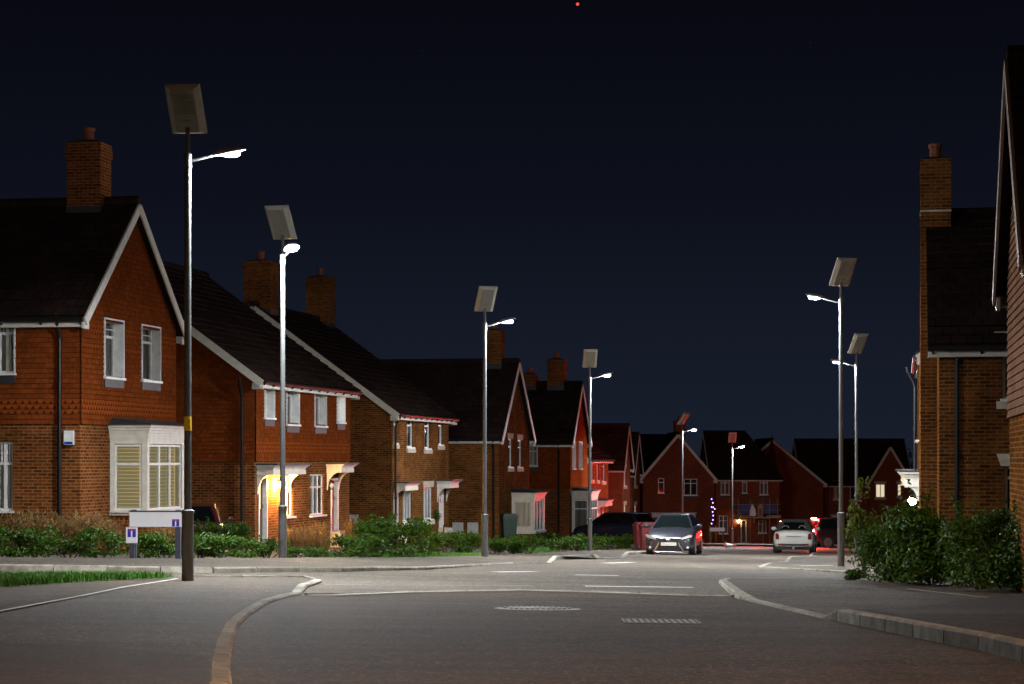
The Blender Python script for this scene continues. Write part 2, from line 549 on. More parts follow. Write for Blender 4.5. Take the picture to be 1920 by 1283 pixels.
# ------------------------------------------------------------------ houses
class House:
    def __init__(s, name, label, px, Y, vp, W, D, base, he, hr, roof, left=True, split=None,
                 low='brick_red', up='tile_hung', cat='house', e=None):
        """px,Y: near corner; vp: where the frontage vanishes; base: ground z; he: eave height; hr: ridge height"""
        s.d = Vector((vp - CX, F, 0)).normalized()
        s.s = Vector((-s.d.y, s.d.x, 0)) if left else Vector((s.d.y, -s.d.x, 0))
        s.C = Vector(((px - CX) / F * Y, Y, base))
        s.W, s.D, s.he, s.hr, s.roof, s.split, s.low, s.up = W, D, he, hr, roof, split, low, up
        s.e = e or thing(name, label, cat, s.C)
        s.ops = {'front': [], 'side': []}
        s.uo = random.uniform(0, 50)
        s.wood = 'white_paint'

    def fm(s, face):
        C, d, sd = s.C, s.d, s.s
        if face == 'front':
            return lambda a, o, z: C + d * a - sd * o + Z * z
        if face == 'side':
            return lambda a, o, z: C + sd * a - d * o + Z * z
        if face == 'far':
            return lambda a, o, z: C + d * (s.W + o) + sd * a + Z * z
        return lambda a, o, z: C + d * a + sd * (s.D + o) + Z * z

    def ray(s, px, py, face, o=0.0):
        B = s.fm(face)(0, o, 0)
        e = s.d if face == 'front' else s.s
        rx = (px - CX) / F
        a = (B.x - B.y * rx) / (e.y * rx - e.x)
        t = B.y + a * e.y
        return a, t * (HY - py) / F - B.z

    def rect(s, face, l, r, t, b, o=0.0):
        a0 = s.ray(l, t, face, o)[0]
        a1 = s.ray(r, t, face, o)[0]
        if a0 > a1:
            a0, a1 = a1, a0
        m = (l + r) / 2
        return a0, a1, s.ray(m, b, face, o)[1], s.ray(m, t, face, o)[1]

    # ---- walls
    def panel(s, mb, face, a0, a1, z0, z1, ops, rev=0.10):
        fm = s.fm(face)
        ops = [q for q in ops if q[3] > z0 + .01 and q[2] < z1 - .01]
        A = sorted({a0, a1} | {min(max(x, a0), a1) for q in ops for x in q[:2]})
        Zs = sorted({z0, z1} | {min(max(x, z0), z1) for q in ops for x in q[2:4]})
        for i in range(len(A) - 1):
            for j in range(len(Zs) - 1):
                ca, cz = (A[i] + A[i + 1]) / 2, (Zs[j] + Zs[j + 1]) / 2
                if any(q[0] < ca < q[1] and q[2] < cz < q[3] for q in ops):
                    continue
                x0, x1, y0, y1 = A[i], A[i + 1], Zs[j], Zs[j + 1]
                u = s.uo
                mb.face([fm(x0, 0, y0), fm(x1, 0, y0), fm(x1, 0, y1), fm(x0, 0, y1)],
                        [(x0 + u, y0), (x1 + u, y0), (x1 + u, y1), (x0 + u, y1)])
        for q in ops:
            x0, x1, y0, y1 = q[0], q[1], max(q[2], z0), min(q[3], z1)
            for pa, pb in (((x0, y0), (x0, y1)), ((x1, y0), (x1, y1)), ((x0, y0), (x1, y0)), ((x0, y1), (x1, y1))):
                mb.face([fm(pa[0], 0, pa[1]), fm(pb[0], 0, pb[1]), fm(pb[0], -rev, pb[1]), fm(pa[0], -rev, pa[1])],
                        [(pa[0] + u, pa[1]), (pb[0] + u, pb[1]), (pb[0] + u + .05, pb[1]), (pa[0] + u + .05, pa[1])])

    def tiles(s, mb, face, a0, a1, z0, z1, ops, gable=None, h=0.115, out=0.045, fancy=()):
        """courses of hung tiles, each leaning out at its foot; gable=(apex_a, apex_z, eave_z)"""
        fm = s.fm(face)
        n = int(round((z1 - z0) / h))
        for k in range(n):
            y0, y1 = z0 + k * h, z0 + (k + 1) * h
            b0, b1 = a0, a1
            if gable and y1 > gable[2]:
                f = min(1, (y1 - gable[2]) / (gable[1] - gable[2]))
                b0, b1 = a0 + (gable[0] - a0) * f, a1 + (gable[0] - a1) * f
            if b1 - b0 < .02:
                continue
            segs = [(b0, b1)]
            cz = (y0 + y1) / 2
            for q in ops:
                if q[2] < cz < q[3]:
                    new = []
                    for (p, r) in segs:
                        if q[1] <= p or q[0] >= r:
                            new.append((p, r))
                            continue
                        if q[0] > p:
                            new.append((p, q[0]))
                        if q[1] < r:
                            new.append((q[1], r))
                    segs = new
            sh = 0.0
            m = 1 if any(f0 <= cz <= f1 for f0, f1 in fancy) else 0
            for p, r in segs:
                vv = z0 + k * h
                u = s.uo + sh
                mb.face([fm(p, out, y0), fm(r, out, y0), fm(r, out - .022, y1 + .004), fm(p, out - .022, y1 + .004)],
                        [(p + u, y0 - z0), (r + u, y0 - z0), (r + u, y1 - z0 - .001), (p + u, y1 - z0 - .001)], m)
                mb.face([fm(p, out, y0), fm(r, out, y0), fm(r, out - .03, y0), fm(p, out - .03, y0)], None, m)

    def walls(s, side_fancy=(), front_fancy=(), far_plain=True):
        W, D, he, hr, sp = s.W, s.D, s.he, s.hr, s.split
        low = MB()
        top = he if sp is None else sp
        bot = -0.9
        gab_f = s.roof == 'F'
        for face, L in (('front', W), ('side', D), ('far', D), ('back', W)):
            s.panel(low, face, 0, L, bot, top, s.ops.get(face, []))
        u = s.uo

        def tri(face, L):
            fm = s.fm(face)
            low.face([fm(0, 0, he), fm(L, 0, he), fm(L / 2, 0, hr)], [(u, he), (L + u, he), (L / 2 + u, hr)])
        if sp is None:
            for face, L in ((('front', W), ('back', W)) if gab_f else (('side', D), ('far', D))):
                tri(face, L)
        else:
            upm = MB()
            for face, L in (('front', W), ('side', D), ('far', D), ('back', W)):
                g = None
                z1 = he
                if (face in ('front', 'back')) == gab_f:
                    g = (L / 2, hr, he)
                    z1 = hr
                s.tiles(upm, face, 0, L, sp, z1, s.ops.get(face, []), g,
                        fancy=side_fancy if face == 'side' else front_fancy if face == 'front' else ())
                # plain backing so that no gap shows
                s.panel(upm, face, 0.01, L - .01, sp, he, s.ops.get(face, []), rev=.16)
                if g:
                    fm = s.fm(face)
                    upm.face([fm(0.01, 0, he), fm(L - .01, 0, he), fm(L / 2, 0, hr - .01)], None)
            upm.build('upper_wall', [s.up, 'tile_fancy'], s.e)
        s.wall = low.build('wall', s.low, s.e)
        return s.wall

    # ---- roof
    def slope(s, mb, e0, e1, r1, r0, gauge=0.33, lift=.035, th=.09):
        L = (r0 - e0).length
        n = max(2, int(L / gauge))
        nrm = (e1 - e0).cross(r0 - e0).normalized()
        if nrm.z < 0:
            nrm = -nrm
        wid = (e1 - e0).length
        for k in range(n):
            f0, f1 = k / n, (k + 1) / n
            p0, p1 = e0.lerp(r0, f0), e1.lerp(r1, f0)
            q0, q1 = e0.lerp(r0, f1), e1.lerp(r1, f1)
            a, b = nrm * (th + lift), nrm * th
            mb.face([p0 + a, p1 + a, q1 + b, q0 + b], [(0, k * .33), (wid, k * .33), (wid, k * .33 + .329), (0, k * .33 + .329)])
            mb.face([p0 + a, p1 + a, p1 + b, p0 + b])
            mb.face([p0 + a, p0, q0, q0 + b])
            mb.face([p1 + a, p1, q1, q1 + b])
        mb.face([e0, e1, r1, r0])
        mb.face([e0, e1, e1 + nrm * (th + lift), e0 + nrm * (th + lift)])

    def make_roof(s, ov=.28, ovv=.22, gutter=True, verge=True, red=None, hip=0.0):
        W, D, he, hr = s.W, s.D, s.he, s.hr
        P = lambda a, v, z: s.C + s.d * a + s.s * v + Z * z
        mb = MB()
        wh = MB()
        gt = MB()
        if s.roof == 'F':
            k = (hr - he) / (W / 2)
            ze = he - ov * k
            n0, n1 = P(-ov, -ovv, ze), P(-ov, D + ovv, ze)
            f0, f1 = P(W + ov, -ovv, ze), P(W + ov, D + ovv, ze)
            r0, r1 = P(W / 2, -ovv, hr), P(W / 2, D + ovv, hr)
            s.slope(mb, n0, n1, r1, r0)
            s.slope(mb, f0, f1, r1, r0)
            mb.tube([r0 + Z * .10, r1 + Z * .10], .13, 8)
            verges = [(n0, r0), (f0, r0), (n1, r1), (f1, r1)]
            vside = s.s
            eaves = [(n0, n1, -s.d), (f0, f1, s.d)]
        else:
            k = (hr - he) / (D / 2)
            ze = he - ov * k
            n0, n1 = P(-ovv, -ov, ze), P(W + ovv, -ov, ze)
            f0, f1 = P(-ovv, D + ov, ze), P(W + ovv, D + ov, ze)
            r0, r1 = P(-ovv, D / 2, hr), P(W + ovv - hip, D / 2, hr)
            s.slope(mb, n0, n1, r1, r0)
            s.slope(mb, f0, f1, r1, r0)
            if hip:
                s.slope(mb, n1, f1, r1, r1 + Vector((0, 0.01, 0)))
            mb.tube([r0 + Z * .10, r1 + Z * .10], .13, 8)
            verges = [(n0, r0), (f0, r0)] + ([] if hip else [(n1, r1), (f1, r1)])
            vside = s.d
            eaves = [(n0, n1, -s.s), (f0, f1, s.s)]
        s.roof_o = mb.build('roof', 'roof_tile', s.e)
        if verge:
            for e, r in verges:
                t = (r - e).normalized()
                mid = P(W / 2, D / 2, 0)
                o = vside if (e - mid).dot(vside) > 0 else -vside
                down = Vector((0, 0, -1))
                wh.beam(e + o * .02 + down * .05, r + o * .02 + down * .05, vside, .04, .21)
                # boxed foot
                wh.box(lambda a, b, c, e=e, o=o, t=t: e - o * .012 + Vector((t.x, t.y, 0)).normalized() * a - o * b + Z * c,
                       -.02, .30, 0, .05, -.20, -.02)
                wh.build('bargeboard', s.wood, s.e)
                wh = MB()
        for p, q, o in eaves:
            fa, gt = MB(), MB()
            fa.beam(p - o * .04 + Z * -.07, q - o * .04 + Z * -.07, Z, .17, .03)
            fa.beam(p - o * .15 + Z * -.15, q - o * .15 + Z * -.15, o, .26, .02)
            gt.tube([p + o * .07 + Z * .0, q + o * .07 + Z * .0], .06, 8)
            L = (q - p).length
            nb = int(L / 0.9)
            for i in range(nb + 1):
                c = p.lerp(q, (i + .1) / (nb + .2))
                gt.beam(c + o * .06 + Z * -.06, c - o * .02 + Z * -.10, Z, .035, .03)
            fa.build('fascia', s.wood, s.e)
            if gutter:
                gt.build('gutter', 'black_plastic', s.e)

    def downpipe(s, face, a, top=None, swan=True, bottom=-.5):
        fm = s.fm(face)
        top = top or s.he - .1
        mb = MB()
        pts = [fm(a, .10, bottom), fm(a, .10, top - .55)]
        if swan:
            pts += [fm(a + .0, .14, top - .42), fm(a, .30, top - .12), fm(a, .32, top)]
        else:
            pts += [fm(a, .10, top)]
        mb.tube(pts, .042, 8)
        z = .4
        while z < top - .6:
            mb.tube([fm(a, .10, z), fm(a, .10, z + .07)], .056, 8)
            z += 1.6
        return mb.build('downpipe', 'black_plastic', s.e)

    def chimney(s, a, v, wa, wv, z0, z1, pots=1, mat=None, flash=True, corbel=True):
        c = s.C + s.d * a + s.s * v
        fn = lambda x, y, z: c + s.d * x + s.s * y + Z * z
        mb = MB()
        k = .03 if corbel else .008
        mb.box(fn, -wa / 2, wa / 2, -wv / 2, wv / 2, z0, z1 - .34)
        mb.box(fn, -wa / 2 - k, wa / 2 + k, -wv / 2 - k, wv / 2 + k, z1 - .34, z1 - .13)
        mb.box(fn, -wa / 2 - k * .4, wa / 2 + k * .4, -wv / 2 - k * .4, wv / 2 + k * .4, z1 - .13, z1)
        ch = mb.build('chimney', mat or s.low, s.e)
        cap = MB()
        b = wa / 2
        cap.face([fn(-b, -wv / 2, z1), fn(b, -wv / 2, z1), fn(.16, -.16, z1 + .09), fn(-.16, -.16, z1 + .09)])
        cap.face([fn(b, -wv / 2, z1), fn(b, wv / 2, z1), fn(.16, .16, z1 + .09), fn(.16, -.16, z1 + .09)])
        cap.face([fn(b, wv / 2, z1), fn(-b, wv / 2, z1), fn(-.16, .16, z1 + .09), fn(.16, .16, z1 + .09)])
        cap.face([fn(-b, wv / 2, z1), fn(-b, -wv / 2, z1), fn(-.16, -.16, z1 + .09), fn(-.16, .16, z1 + .09)])
        cap.build('chimney_cap', 'stem', ch)
        for i in range(pots):
            p = MB()
            x = (i - (pots - 1) / 2) * .34
            p.tube([fn(0, x, z1 + .02), fn(0, x, z1 + .30), fn(0, x, z1 + .31), fn(0, x, z1 + .38)], [.13, .12, .15, .15], 12)
            p.build('chimney_pot', 'clay_pot', ch)
        fl = MB()
        if flash:
            fl.box(fn, -wa / 2 - .015, wa / 2 + .015, -wv / 2 - .015, wv / 2 + .015, z0 + .02, s.hr - .04)
            fl.build('flashing', 'lead', ch)
        else:
            fl.box(fn, -wa / 2 - .006, wa / 2 + .006, -wv / 2 - .006, wv / 2 + .006, s.hr + .10, s.hr + .14)
            fl.build('mortar_band', 'stone', ch)
        return ch

    # ---- openings
    def window(s, face, l, r, t, b, cols=1, tr=.70, rec=.14, blind='blind_grey', lining=True, sill='upvc', stone=False,
               cut=True, o=0.0, bars=False, slats=False, apron=False):
        q = s.rect(face, l, r, t, b, 0.0)
        if cut:
            s.ops[face].append(q)
        s.pending.append((face, q, cols, tr, rec, blind, lining, sill, stone, bars, slats, apron))

    def flush_windows(s):
        for (face, q, cols, tr, rec, blind, lining, sill, stone, bars, slats, apron) in s.pending:
            a0, a1, z0, z1 = q
            fm = s.fm(face)
            build_window(fm, a0, a1, z0, z1, s.e, cols, tr, rec, blind, lining, sill, stone, bars, slats, apron)

    pending = None


def build_window(fm, a0, a1, z0, z1, parent, cols=1, tr=.70, rec=.14, blind='blind_grey', lining=True, sill='upvc',
                 stone=False, bars=False, slats=False, apron=False, name='window'):
    fr = MB()
    o1 = .062 if lining else -.01
    t = .03
    if lining:
        fr.box(fm, a0 - t, a0 + .004, -rec - .06, o1, z0 - t, z1 + t)
        fr.box(fm, a1 - .004, a1 + t, -rec - .06, o1, z0 - t, z1 + t)
        fr.box(fm, a0 + .004, a1 - .004, -rec - .06, o1, z1 - .004, z1 + t)
    w = .055
    y0, y1 = -rec - .05, -rec + .012
    fr.box(fm, a0 + .004, a0 + w, y0, y1, z0, z1 - .004)
    fr.box(fm, a1 - w, a1 - .004, y0, y1, z0, z1 - .004)
    fr.box(fm, a0 + w, a1 - w, y0, y1, z0, z0 + w)
    fr.box(fm, a0 + w, a1 - w, y0, y1, z1 - w, z1 - .004)
    cw = (a1 - a0 - 2 * w) / cols
    for i in range(1, cols):
        x = a0 + w + cw * i
        fr.box(fm, x - .035, x + .035, y0, y1 + .004, z0 + w, z1 - w)
    zt = z0 + (z1 - z0) * tr
    for i in range(cols):
        x0, x1 = a0 + w + cw * i + (.035 if i else 0), a0 + w + cw * (i + 1) - (.035 if i < cols - 1 else 0)
        if tr < 1:
            fr.box(fm, x0, x1, y0, y1 + .002, zt - .03, zt + .03)
        if bars:
            xm = (x0 + x1) / 2
            fr.box(fm, xm - .011, xm + .011, y0 + .02, y1 - .004, zt + .03, z1 - w)
            zm = (zt + z1 - w) / 2 + .015
            fr.box(fm, x0, xm - .011, y0 + .02, y1 - .006, zm - .011, zm + .011)
            fr.box(fm, xm + .011, x1, y0 + .02, y1 - .006, zm - .011, zm + .011)
    win = fr.build(name, 'upvc', parent)
    pn = MB()
    pn.face([fm(a0 + w, -rec - .022, z0 + w), fm(a1 - w, -rec - .022, z0 + w), fm(a1 - w, -rec - .022, z1 - w), fm(a0 + w, -rec - .022, z1 - w)])
    pn.build('pane', 'glass', win)
    bl = MB()
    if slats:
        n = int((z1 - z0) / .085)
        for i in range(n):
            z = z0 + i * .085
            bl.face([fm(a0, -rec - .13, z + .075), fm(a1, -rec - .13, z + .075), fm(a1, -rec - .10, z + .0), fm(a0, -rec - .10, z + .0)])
        bl.build('blind', 'glowing_slat', win)
        gl = MB()
        gl.face([fm(a0, -rec - .2, z0), fm(a1, -rec - .2, z0), fm(a1, -rec - .2, z1), fm(a0, -rec - .2, z1)])
        gl.build('lit_room', blind, win)
    else:
        bl.face([fm(a0, -rec - .13, z0), fm(a1, -rec - .13, z0), fm(a1, -rec - .13, z1), fm(a0, -rec - .13, z1)])
        bl.build('blind', blind, win)  # a black sheet here stands in for an unlit interior
    sl = MB()
    sl.box(fm, a0 - .05, a1 + .05, -rec + .013, .10 if not stone else .06, z0 - .05, z0 + .002)
    sl.build('sill', sill, win)
    if apron:
        ap = MB()
        ap.box(fm, a0 - .01, a1 + .01, .03, .058, z0 - .24, z0 - .05)
        ap.build('apron', 'lead', win)
    if stone:
        st = MB()
        st.face([fm(a0 - .08, .03, z1), fm(a1 + .08, .03, z1), fm(a1 + .16, .03, z1 + .24), fm(a0 - .16, .03, z1 + .24)])
        for pa, pb in (((a0 - .08, z1), (a1 + .08, z1)), ((a1 + .08, z1), (a1 + .16, z1 + .24)), ((a1 + .16, z1 + .24), (a0 - .16, z1 + .24)), ((a0 - .16, z1 + .24), (a0 - .08, z1))):
            st.face([fm(pa[0], .03, pa[1]), fm(pb[0], .03, pb[1]), fm(pb[0], -.02, pb[1]), fm(pa[0], -.02, pa[1])])
        st.build('lintel', 'stone', win)
        s2 = MB()
        s2.box(fm, a0 - .12, a1 + .12, -.02, .075, z0 - .20, z0 - .051)
        s2.build('stone_sill', 'stone', win)
    return win


def cornice(mb, fm, a0, a1, o1, z0, z1, m=0):
    """moulded cap: three stacked steps flaring outward round a projecting box"""
    n = 5
    for i in range(n):
        f = i / (n - 1)
        e = .02 + .11 * f ** 1.6
        h0, h1 = z0 + (z1 - z0) * i / n, z0 + (z1 - z0) * (i + 1) / n
        mb.box(fm, a0 - e, a1 + e, 0.004, o1 + e, h0, h1, m)


def bay(H, face, a0, a1, out, z0, z1, ztop, cols=3, blind='blind_pale', slats=False, near_cols=1, near_blank=False, tr=.70, room='blind_dim'):
    """box bay window standing out from a wall: plinth, corner posts, glazing on three sides, moulded roof"""
    fm = H.fm(face)
    b = MB()
    p = .14
    for (x0, x1) in ((a0, a0 + p), (a1 - p, a1)):
        b.box(fm, x0, x1, out - p, out, z0, z1)
    for (x0, x1) in ((a0, a0 + .10), (a1 - .10, a1)):
        b.box(fm, x0, x1, .005, .10, z0, z1)
    b.box(fm, a0 - .05, a1 + .05, .005, out + .05, z0 - .09, z0)
    b.box(fm, a0, a1, .005, out, z1, z1 + .12)
    cornice(b, fm, a0, a1, out, z1 + .12, ztop - .05)
    if near_blank:
        b.box(fm, a0 + .02, a0 + .06, .10, out - p, z0, z1)
    bo = b.build('bay_window', 'white_paint', H.e)
    rf = MB()
    e = .2
    A = [fm(a0 - e, .004, ztop - .05), fm(a1 + e, .004, ztop - .05), fm(a1 + e, out + e, ztop - .05), fm(a0 - e, out + e, ztop - .05)]
    T = [fm(a0 + .1, .004, ztop + .12), fm(a1 - .1, .004, ztop + .12), fm(a1 - .1, out - .1, ztop + .03), fm(a0 + .1, out - .1, ztop + .03)]
    rf.face(T)
    for i in range(4):
        j = (i + 1) % 4
        rf.face([A[i], A[j], T[j], T[i]])
    rf.build('bay_roof', 'lead', bo)
    pl = MB()
    pl.box(fm, a0 + .03, a1 - .03, .004, out - .03, -.8, z0 - .09)
    pl.build('bay_plinth', H.low, bo)
    # front glazing and the two cheeks
    ff = lambda a, o, z: fm(a, out + o, z)
    build_window(ff, a0 + p, a1 - p, z0 + .02, z1 - .01, bo_par(bo), cols, tr, .05, room, False, 'white_paint', slats=slats)
    cn = lambda a, o, z: fm(a0 - o, a, z)
    if near_blank:
        bp = MB()
        bp.box(cn, .16, out - p - .05, .0, .012, z0 + .25, z1 - .12)
        bp.build('blank_panel', 'blind_pale', bo)
    else:
        build_window(cn, .10, out - p, z0 + .02, z1 - .01, bo_par(bo), near_cols, tr, .05, room, False, 'white_paint', slats=slats)
    cf = lambda a, o, z: fm(a1 + o, a, z)
    build_window(cf, .10, out - p, z0 + .02, z1 - .01, bo_par(bo), near_cols, tr, .05, room, False, 'white_paint', slats=slats)
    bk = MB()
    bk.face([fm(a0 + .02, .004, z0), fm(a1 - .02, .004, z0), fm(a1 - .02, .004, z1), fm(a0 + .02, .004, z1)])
    bk.build('inner_wall', 'dark_room', bo)
    return bo


def bo_par(bo):
    return bo.parent


def door(H, face, l, r, t, b, mat='door_dark', canopy=None, light=None, lit_glass=True):
    q = H.rect(face, l, r, t, b)
    H.ops[face].append(q)
    H.doors.append((face, q, mat, lit_glass))


def flush_doors(H):
    for face, (a0, a1, z0, z1), mat, lit in H.doors:
        fm = H.fm(face)
        rec = .12
        d = MB()
        d.box(fm, a0 + .07, a1 - .07, -rec - .05, -rec, z0 + .02, z1 - .07)
        for k in range(2):
            d.box(fm, a0 + .2, a1 - .2, -rec, -rec + .015, z0 + .15 + k * .55, z0 + .55 + k * .55)
        do = d.build('door', mat, H.e)
        f = MB()
        f.box(fm, a0, a0 + .07, -rec - .06, .02, z0, z1)
        f.box(fm, a1 - .07, a1, -rec - .06, .02, z0, z1)
        f.box(fm, a0 + .07, a1 - .07, -rec - .06, .02, z1 - .07, z1)
        f.build('door_frame', 'upvc', do)
        if lit:
            g = MB()
            m = (a0 + a1) / 2
            g.box(fm, m - .09, m + .09, -rec - .01, -rec + .02, z1 - .95, z1 - .25)
            g.build('door_glass', 'blind_lit', do)
        h = MB()
        h.box(fm, a1 - .19, a1 - .13, -rec, -rec + .06, z0 + 1.0, z0 + 1.16)
        h.build('handle', 'chrome', do)
        st = MB()
        st.box(fm, a0 - .1, a1 + .1, .0, .35, z0 - .5, z0)
        st.build('doorstep', 'stone', do)


def canopy(H, face, a0, a1, out, zb, zt):
    fm = H.fm(face)
    c = MB()
    c.box(fm, a0, a1, .006, out - .12, zb, zb + (zt - zb) * .45)
    cornice(c, fm, a0 + .04, a1 - .04, out - .16, zb + (zt - zb) * .45, zt)
    for a in (a0 + .03, a1 - .11):
        # curved bracket
        pts = []
        for i in range(7):
            th = PI / 2 * i / 6
            pts.append((.02 + (out - .25) * (1 - math.cos(th)), zb - .55 + .55 * math.sin(th)))
        for (oa, za), (ob, zb2) in zip(pts[:-1], pts[1:]):
            c.face([fm(a, oa, za), fm(a, ob, zb2), fm(a, .006, zb2), fm(a, .006, za)])
            c.face([fm(a + .08, oa, za), fm(a + .08, ob, zb2), fm(a + .08, .006, zb2), fm(a + .08, .006, za)])
            c.face([fm(a, oa, za), fm(a + .08, oa, za), fm(a + .08, ob, zb2), fm(a, ob, zb2)])
    co = c.build('porch_canopy', 'white_paint', H.e)
    r = MB()
    r.box(fm, a0 - .1, a1 + .1, .006, out + .03, zt + .001, zt + .05)
    r.build('canopy_roof', 'lead', co)
    return co


def wall_light(H, face, a, z, lit=None, sz=.075):
    fm = H.fm(face)
    m = MB()
    m.beam(fm(a, .004, z + .1), fm(a, .16, z + .17), Z, .03, .03)
    m.tube([fm(a, .16, z + .20), fm(a, .16, z + .14), fm(a, .16, z + .12)], [.02, .085, .085], 8)
    m.tube([fm(a, .16, z - .10), fm(a, .16, z - .07)], [.05, .06], 8)
    o = m.build('porch_light', 'black_plastic', H.e)
    b = MB()
    b.sphere(fm(a, .16, z + .02), sz, 10, 6)
    b.build('bulb', lit or 'headlamp', o)


def meter_box(H, face, l, r, t, b):
    a0, a1, z0, z1 = H.rect(face, l, r, t, b)
    fm = H.fm(face)
    m = MB()
    m.box(fm, a0, a1, .004, .09, z0, z1)
    m.box(fm, a0 + .03, a1 - .03, .09, .10, z0 + .03, z1 - .03)
    m.build('meter_box', 'meter_white', H.e, bevel=.01)


def new_house(*a, **k):
    H = House(*a, **k)
    H.pending = []
    H.doors = []
    return H


def finish(H, **kw):
    H.walls(**{k: v for k, v in kw.items() if k in ('side_fancy', 'front_fancy')})
    H.make_roof(**{k: v for k, v in kw.items() if k not in ('side_fancy', 'front_fancy')})
    H.flush_windows()
    flush_doors(H)


# ---- first house on the left: tile-hung gable to the street, box bay
H = new_house('gable_house', 'tile-hung gable house with white box bay window and small white alarm box', 150, 48.0, 1650, 6.55, 11.0, -1.95, 5.32, 8.05, 'F',
              split=2.75)
H.window('side', -6, 28, 596, 700, 2, .72, .10, 'blind_pale', bars=True, apron=True)
H.window('side', -8, 24, 828, 958, 2, .68, .08, 'blind_pale', lining=False, bars=True)
H.window('front', 193, 228, 601, 708, 1, .72, .19, 'blind_grey', bars=True, apron=True)
H.window('front', 263, 297, 613, 714, 1, .72, .19, 'blind_grey', bars=True, apron=True)
finish(H, side_fancy=((2.95, 3.32),), front_fancy=((3.0, 3.35), (4.42, 4.64), (4.86, 5.09)))
a = H.ray(115, 700, 'side')[0]
H.downpipe('side', a)
a0, _ = H.ray(203, 800, 'front')
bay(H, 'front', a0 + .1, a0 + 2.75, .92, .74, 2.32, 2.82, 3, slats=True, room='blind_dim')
fm = H.fm('side')
m = MB()
aa, zz = H.ray(131, 821, 'side')
m.box(fm, aa - .11, aa + .11, .004, .09, zz - .16, zz + .16)
ab = m.build('alarm_box', 'upvc', H.e, bevel=.012)
m = MB()
m.box(fm, aa - .10, aa + .10, .05, .094, zz - .15, zz - .09)
m.build('alarm_strobe', 'blue_plastic', ab)
m = MB()
a0, a1, z0, z1 = H.rect('side', -8, 26, 805, 826)
m.box(fm, a0 - .1, a1 + .1, .002, .008, z0, z1)
m.build('soldier_arch', 'brick_brown', H.e)
a, z = H.ray(157, 350, 'side', -H.W / 2 + .35)
H.chimney(H.W / 2, a, .74, .84, 7.6, 9.55, 1)

# ---- second: pair with roof along the street
H = new_house('pair_house', 'house with tile-hung upper floor, amber porch light and two flared door canopies', 478, 60.0, 1720, 10.15, 10.0, -2.72, 5.10, 8.75, 'P',
              split=2.66)
for q in ((493.7, 511.5, 709, 783.6), (535, 558, 717, 796), (588, 609, 721.5, 799)):
    H.window('front', *q, 1, .70, .19, 'blind_pale', bars=True, apron=True)
H.window('front', 629.6, 644, 726, 792, 1, .70, .19, 'blind_bright', apron=True)
H.window('front', 527, 549, 891, 969, 3, .68, .06, 'blind_warm', lining=False)
H.window('front', 581, 607, 889, 966, 3, .68, .06, 'blind_pale', lining=False)
door(H, 'front', 484.5, 501, 892, 1019, 'door_dark')
door(H, 'front', 620, 634, 897, 996, 'door_red')
finish(H, front_fancy=((2.9, 3.25),))
H.downpipe('side', .35)
a0 = H.ray(481, 880, 'front')[0]
a1 = H.ray(543, 880, 'front')[0]
canopy(H, 'front', max(.05, a0), a1, .62, 2.29, 2.56)
b0 = H.ray(612, 880, 'front')[0]
canopy(H, 'front', b0, b0 + 1.5, .62, 2.31, 2.57)
a, z = H.ray(516, 910, 'front')
wall_light(H, 'front', a, z, 'bulb_warm')
a, z = H.ray(613, 912, 'front')
wall_light(H, 'front', a, z)
meter_box(H, 'side', 376, 405, 950, 988)

# ---- third: all-brick pair
H = new_house('brick_pair_house', 'plain brown brick house with narrow stone-silled windows and two chimneys on its ridge', 735, 76.5, 1710, 9.5, 10.2, -3.42, 5.22, 8.95, 'P',
              low='brick_brown')
for q in ((738, 744, 782, 831), (763, 775, 782, 839), (796, 806.5, 783, 841), (822, 830, 785, 834)):
    H.window('front', *q, 1, .72, .07, 'blind_grey', lining=False, stone=True)
for q in ((755, 772.5, 917, 978), (794, 811, 914, 974)):
    H.window('front', *q, 3, 1.0, .07, 'blind_grey', lining=False, stone=True)
door(H, 'front', 737.5, 746, 922, 992, 'door_red', lit_glass=False)
door(H, 'front', 823, 831, 915, 990, 'door_red', lit_glass=False)
finish(H)
H.downpipe('front', .12)
canopy(H, 'front', .25, 2.3, .55, 2.30, 2.57)
a0 = H.ray(819, 905, 'front')[0]
canopy(H, 'front', a0, a0 + 1.8, .62, 2.30, 2.58)
meter_box(H, 'side', 649, 672, 965, 994)
H.chimney(.65, 5.1, 1.0, .72 + .3, 8.4, 10.65, 1)
H.chimney(8.7, 5.1, .95, .95, 8.4, 10.75, 1)

# ---- fourth: brick gable with white porch bay
H = new_house('porch_gable_house', 'brown brick gable house with blank-sided white bay and two meter boxes', 935, 92.0, 1735, 7.3, 13.0, -3.83, 4.93, 8.15, 'F', low='brick_brown')
for q in ((953, 960.5, 823, 876), (971, 978.5, 825, 876)):
    H.window('front', *q, 1, .72, .07, 'blind_pale', lining=False, stone=True)
finish(H)
H.downpipe('side', .2)
a0 = H.ray(958, 960, 'front')[0]
bay(H, 'front', a0 + .15, a0 + 2.7, 1.05, .62, 2.05, 2.42, 3, blind='blind_grey', near_blank=True, tr=1.0, room='blind_grey')
meter_box(H, 'side', 849, 869, 980, 1002)
meter_box(H, 'side', 877, 897, 980, 1002)
a, z = H.ray(930, 690, 'side')
a, z = H.ray(928, 660, 'side', -H.W / 2)
H.chimney(H.W / 2, max(.6, a), .9, .72, 7.7, 9.6, 1)

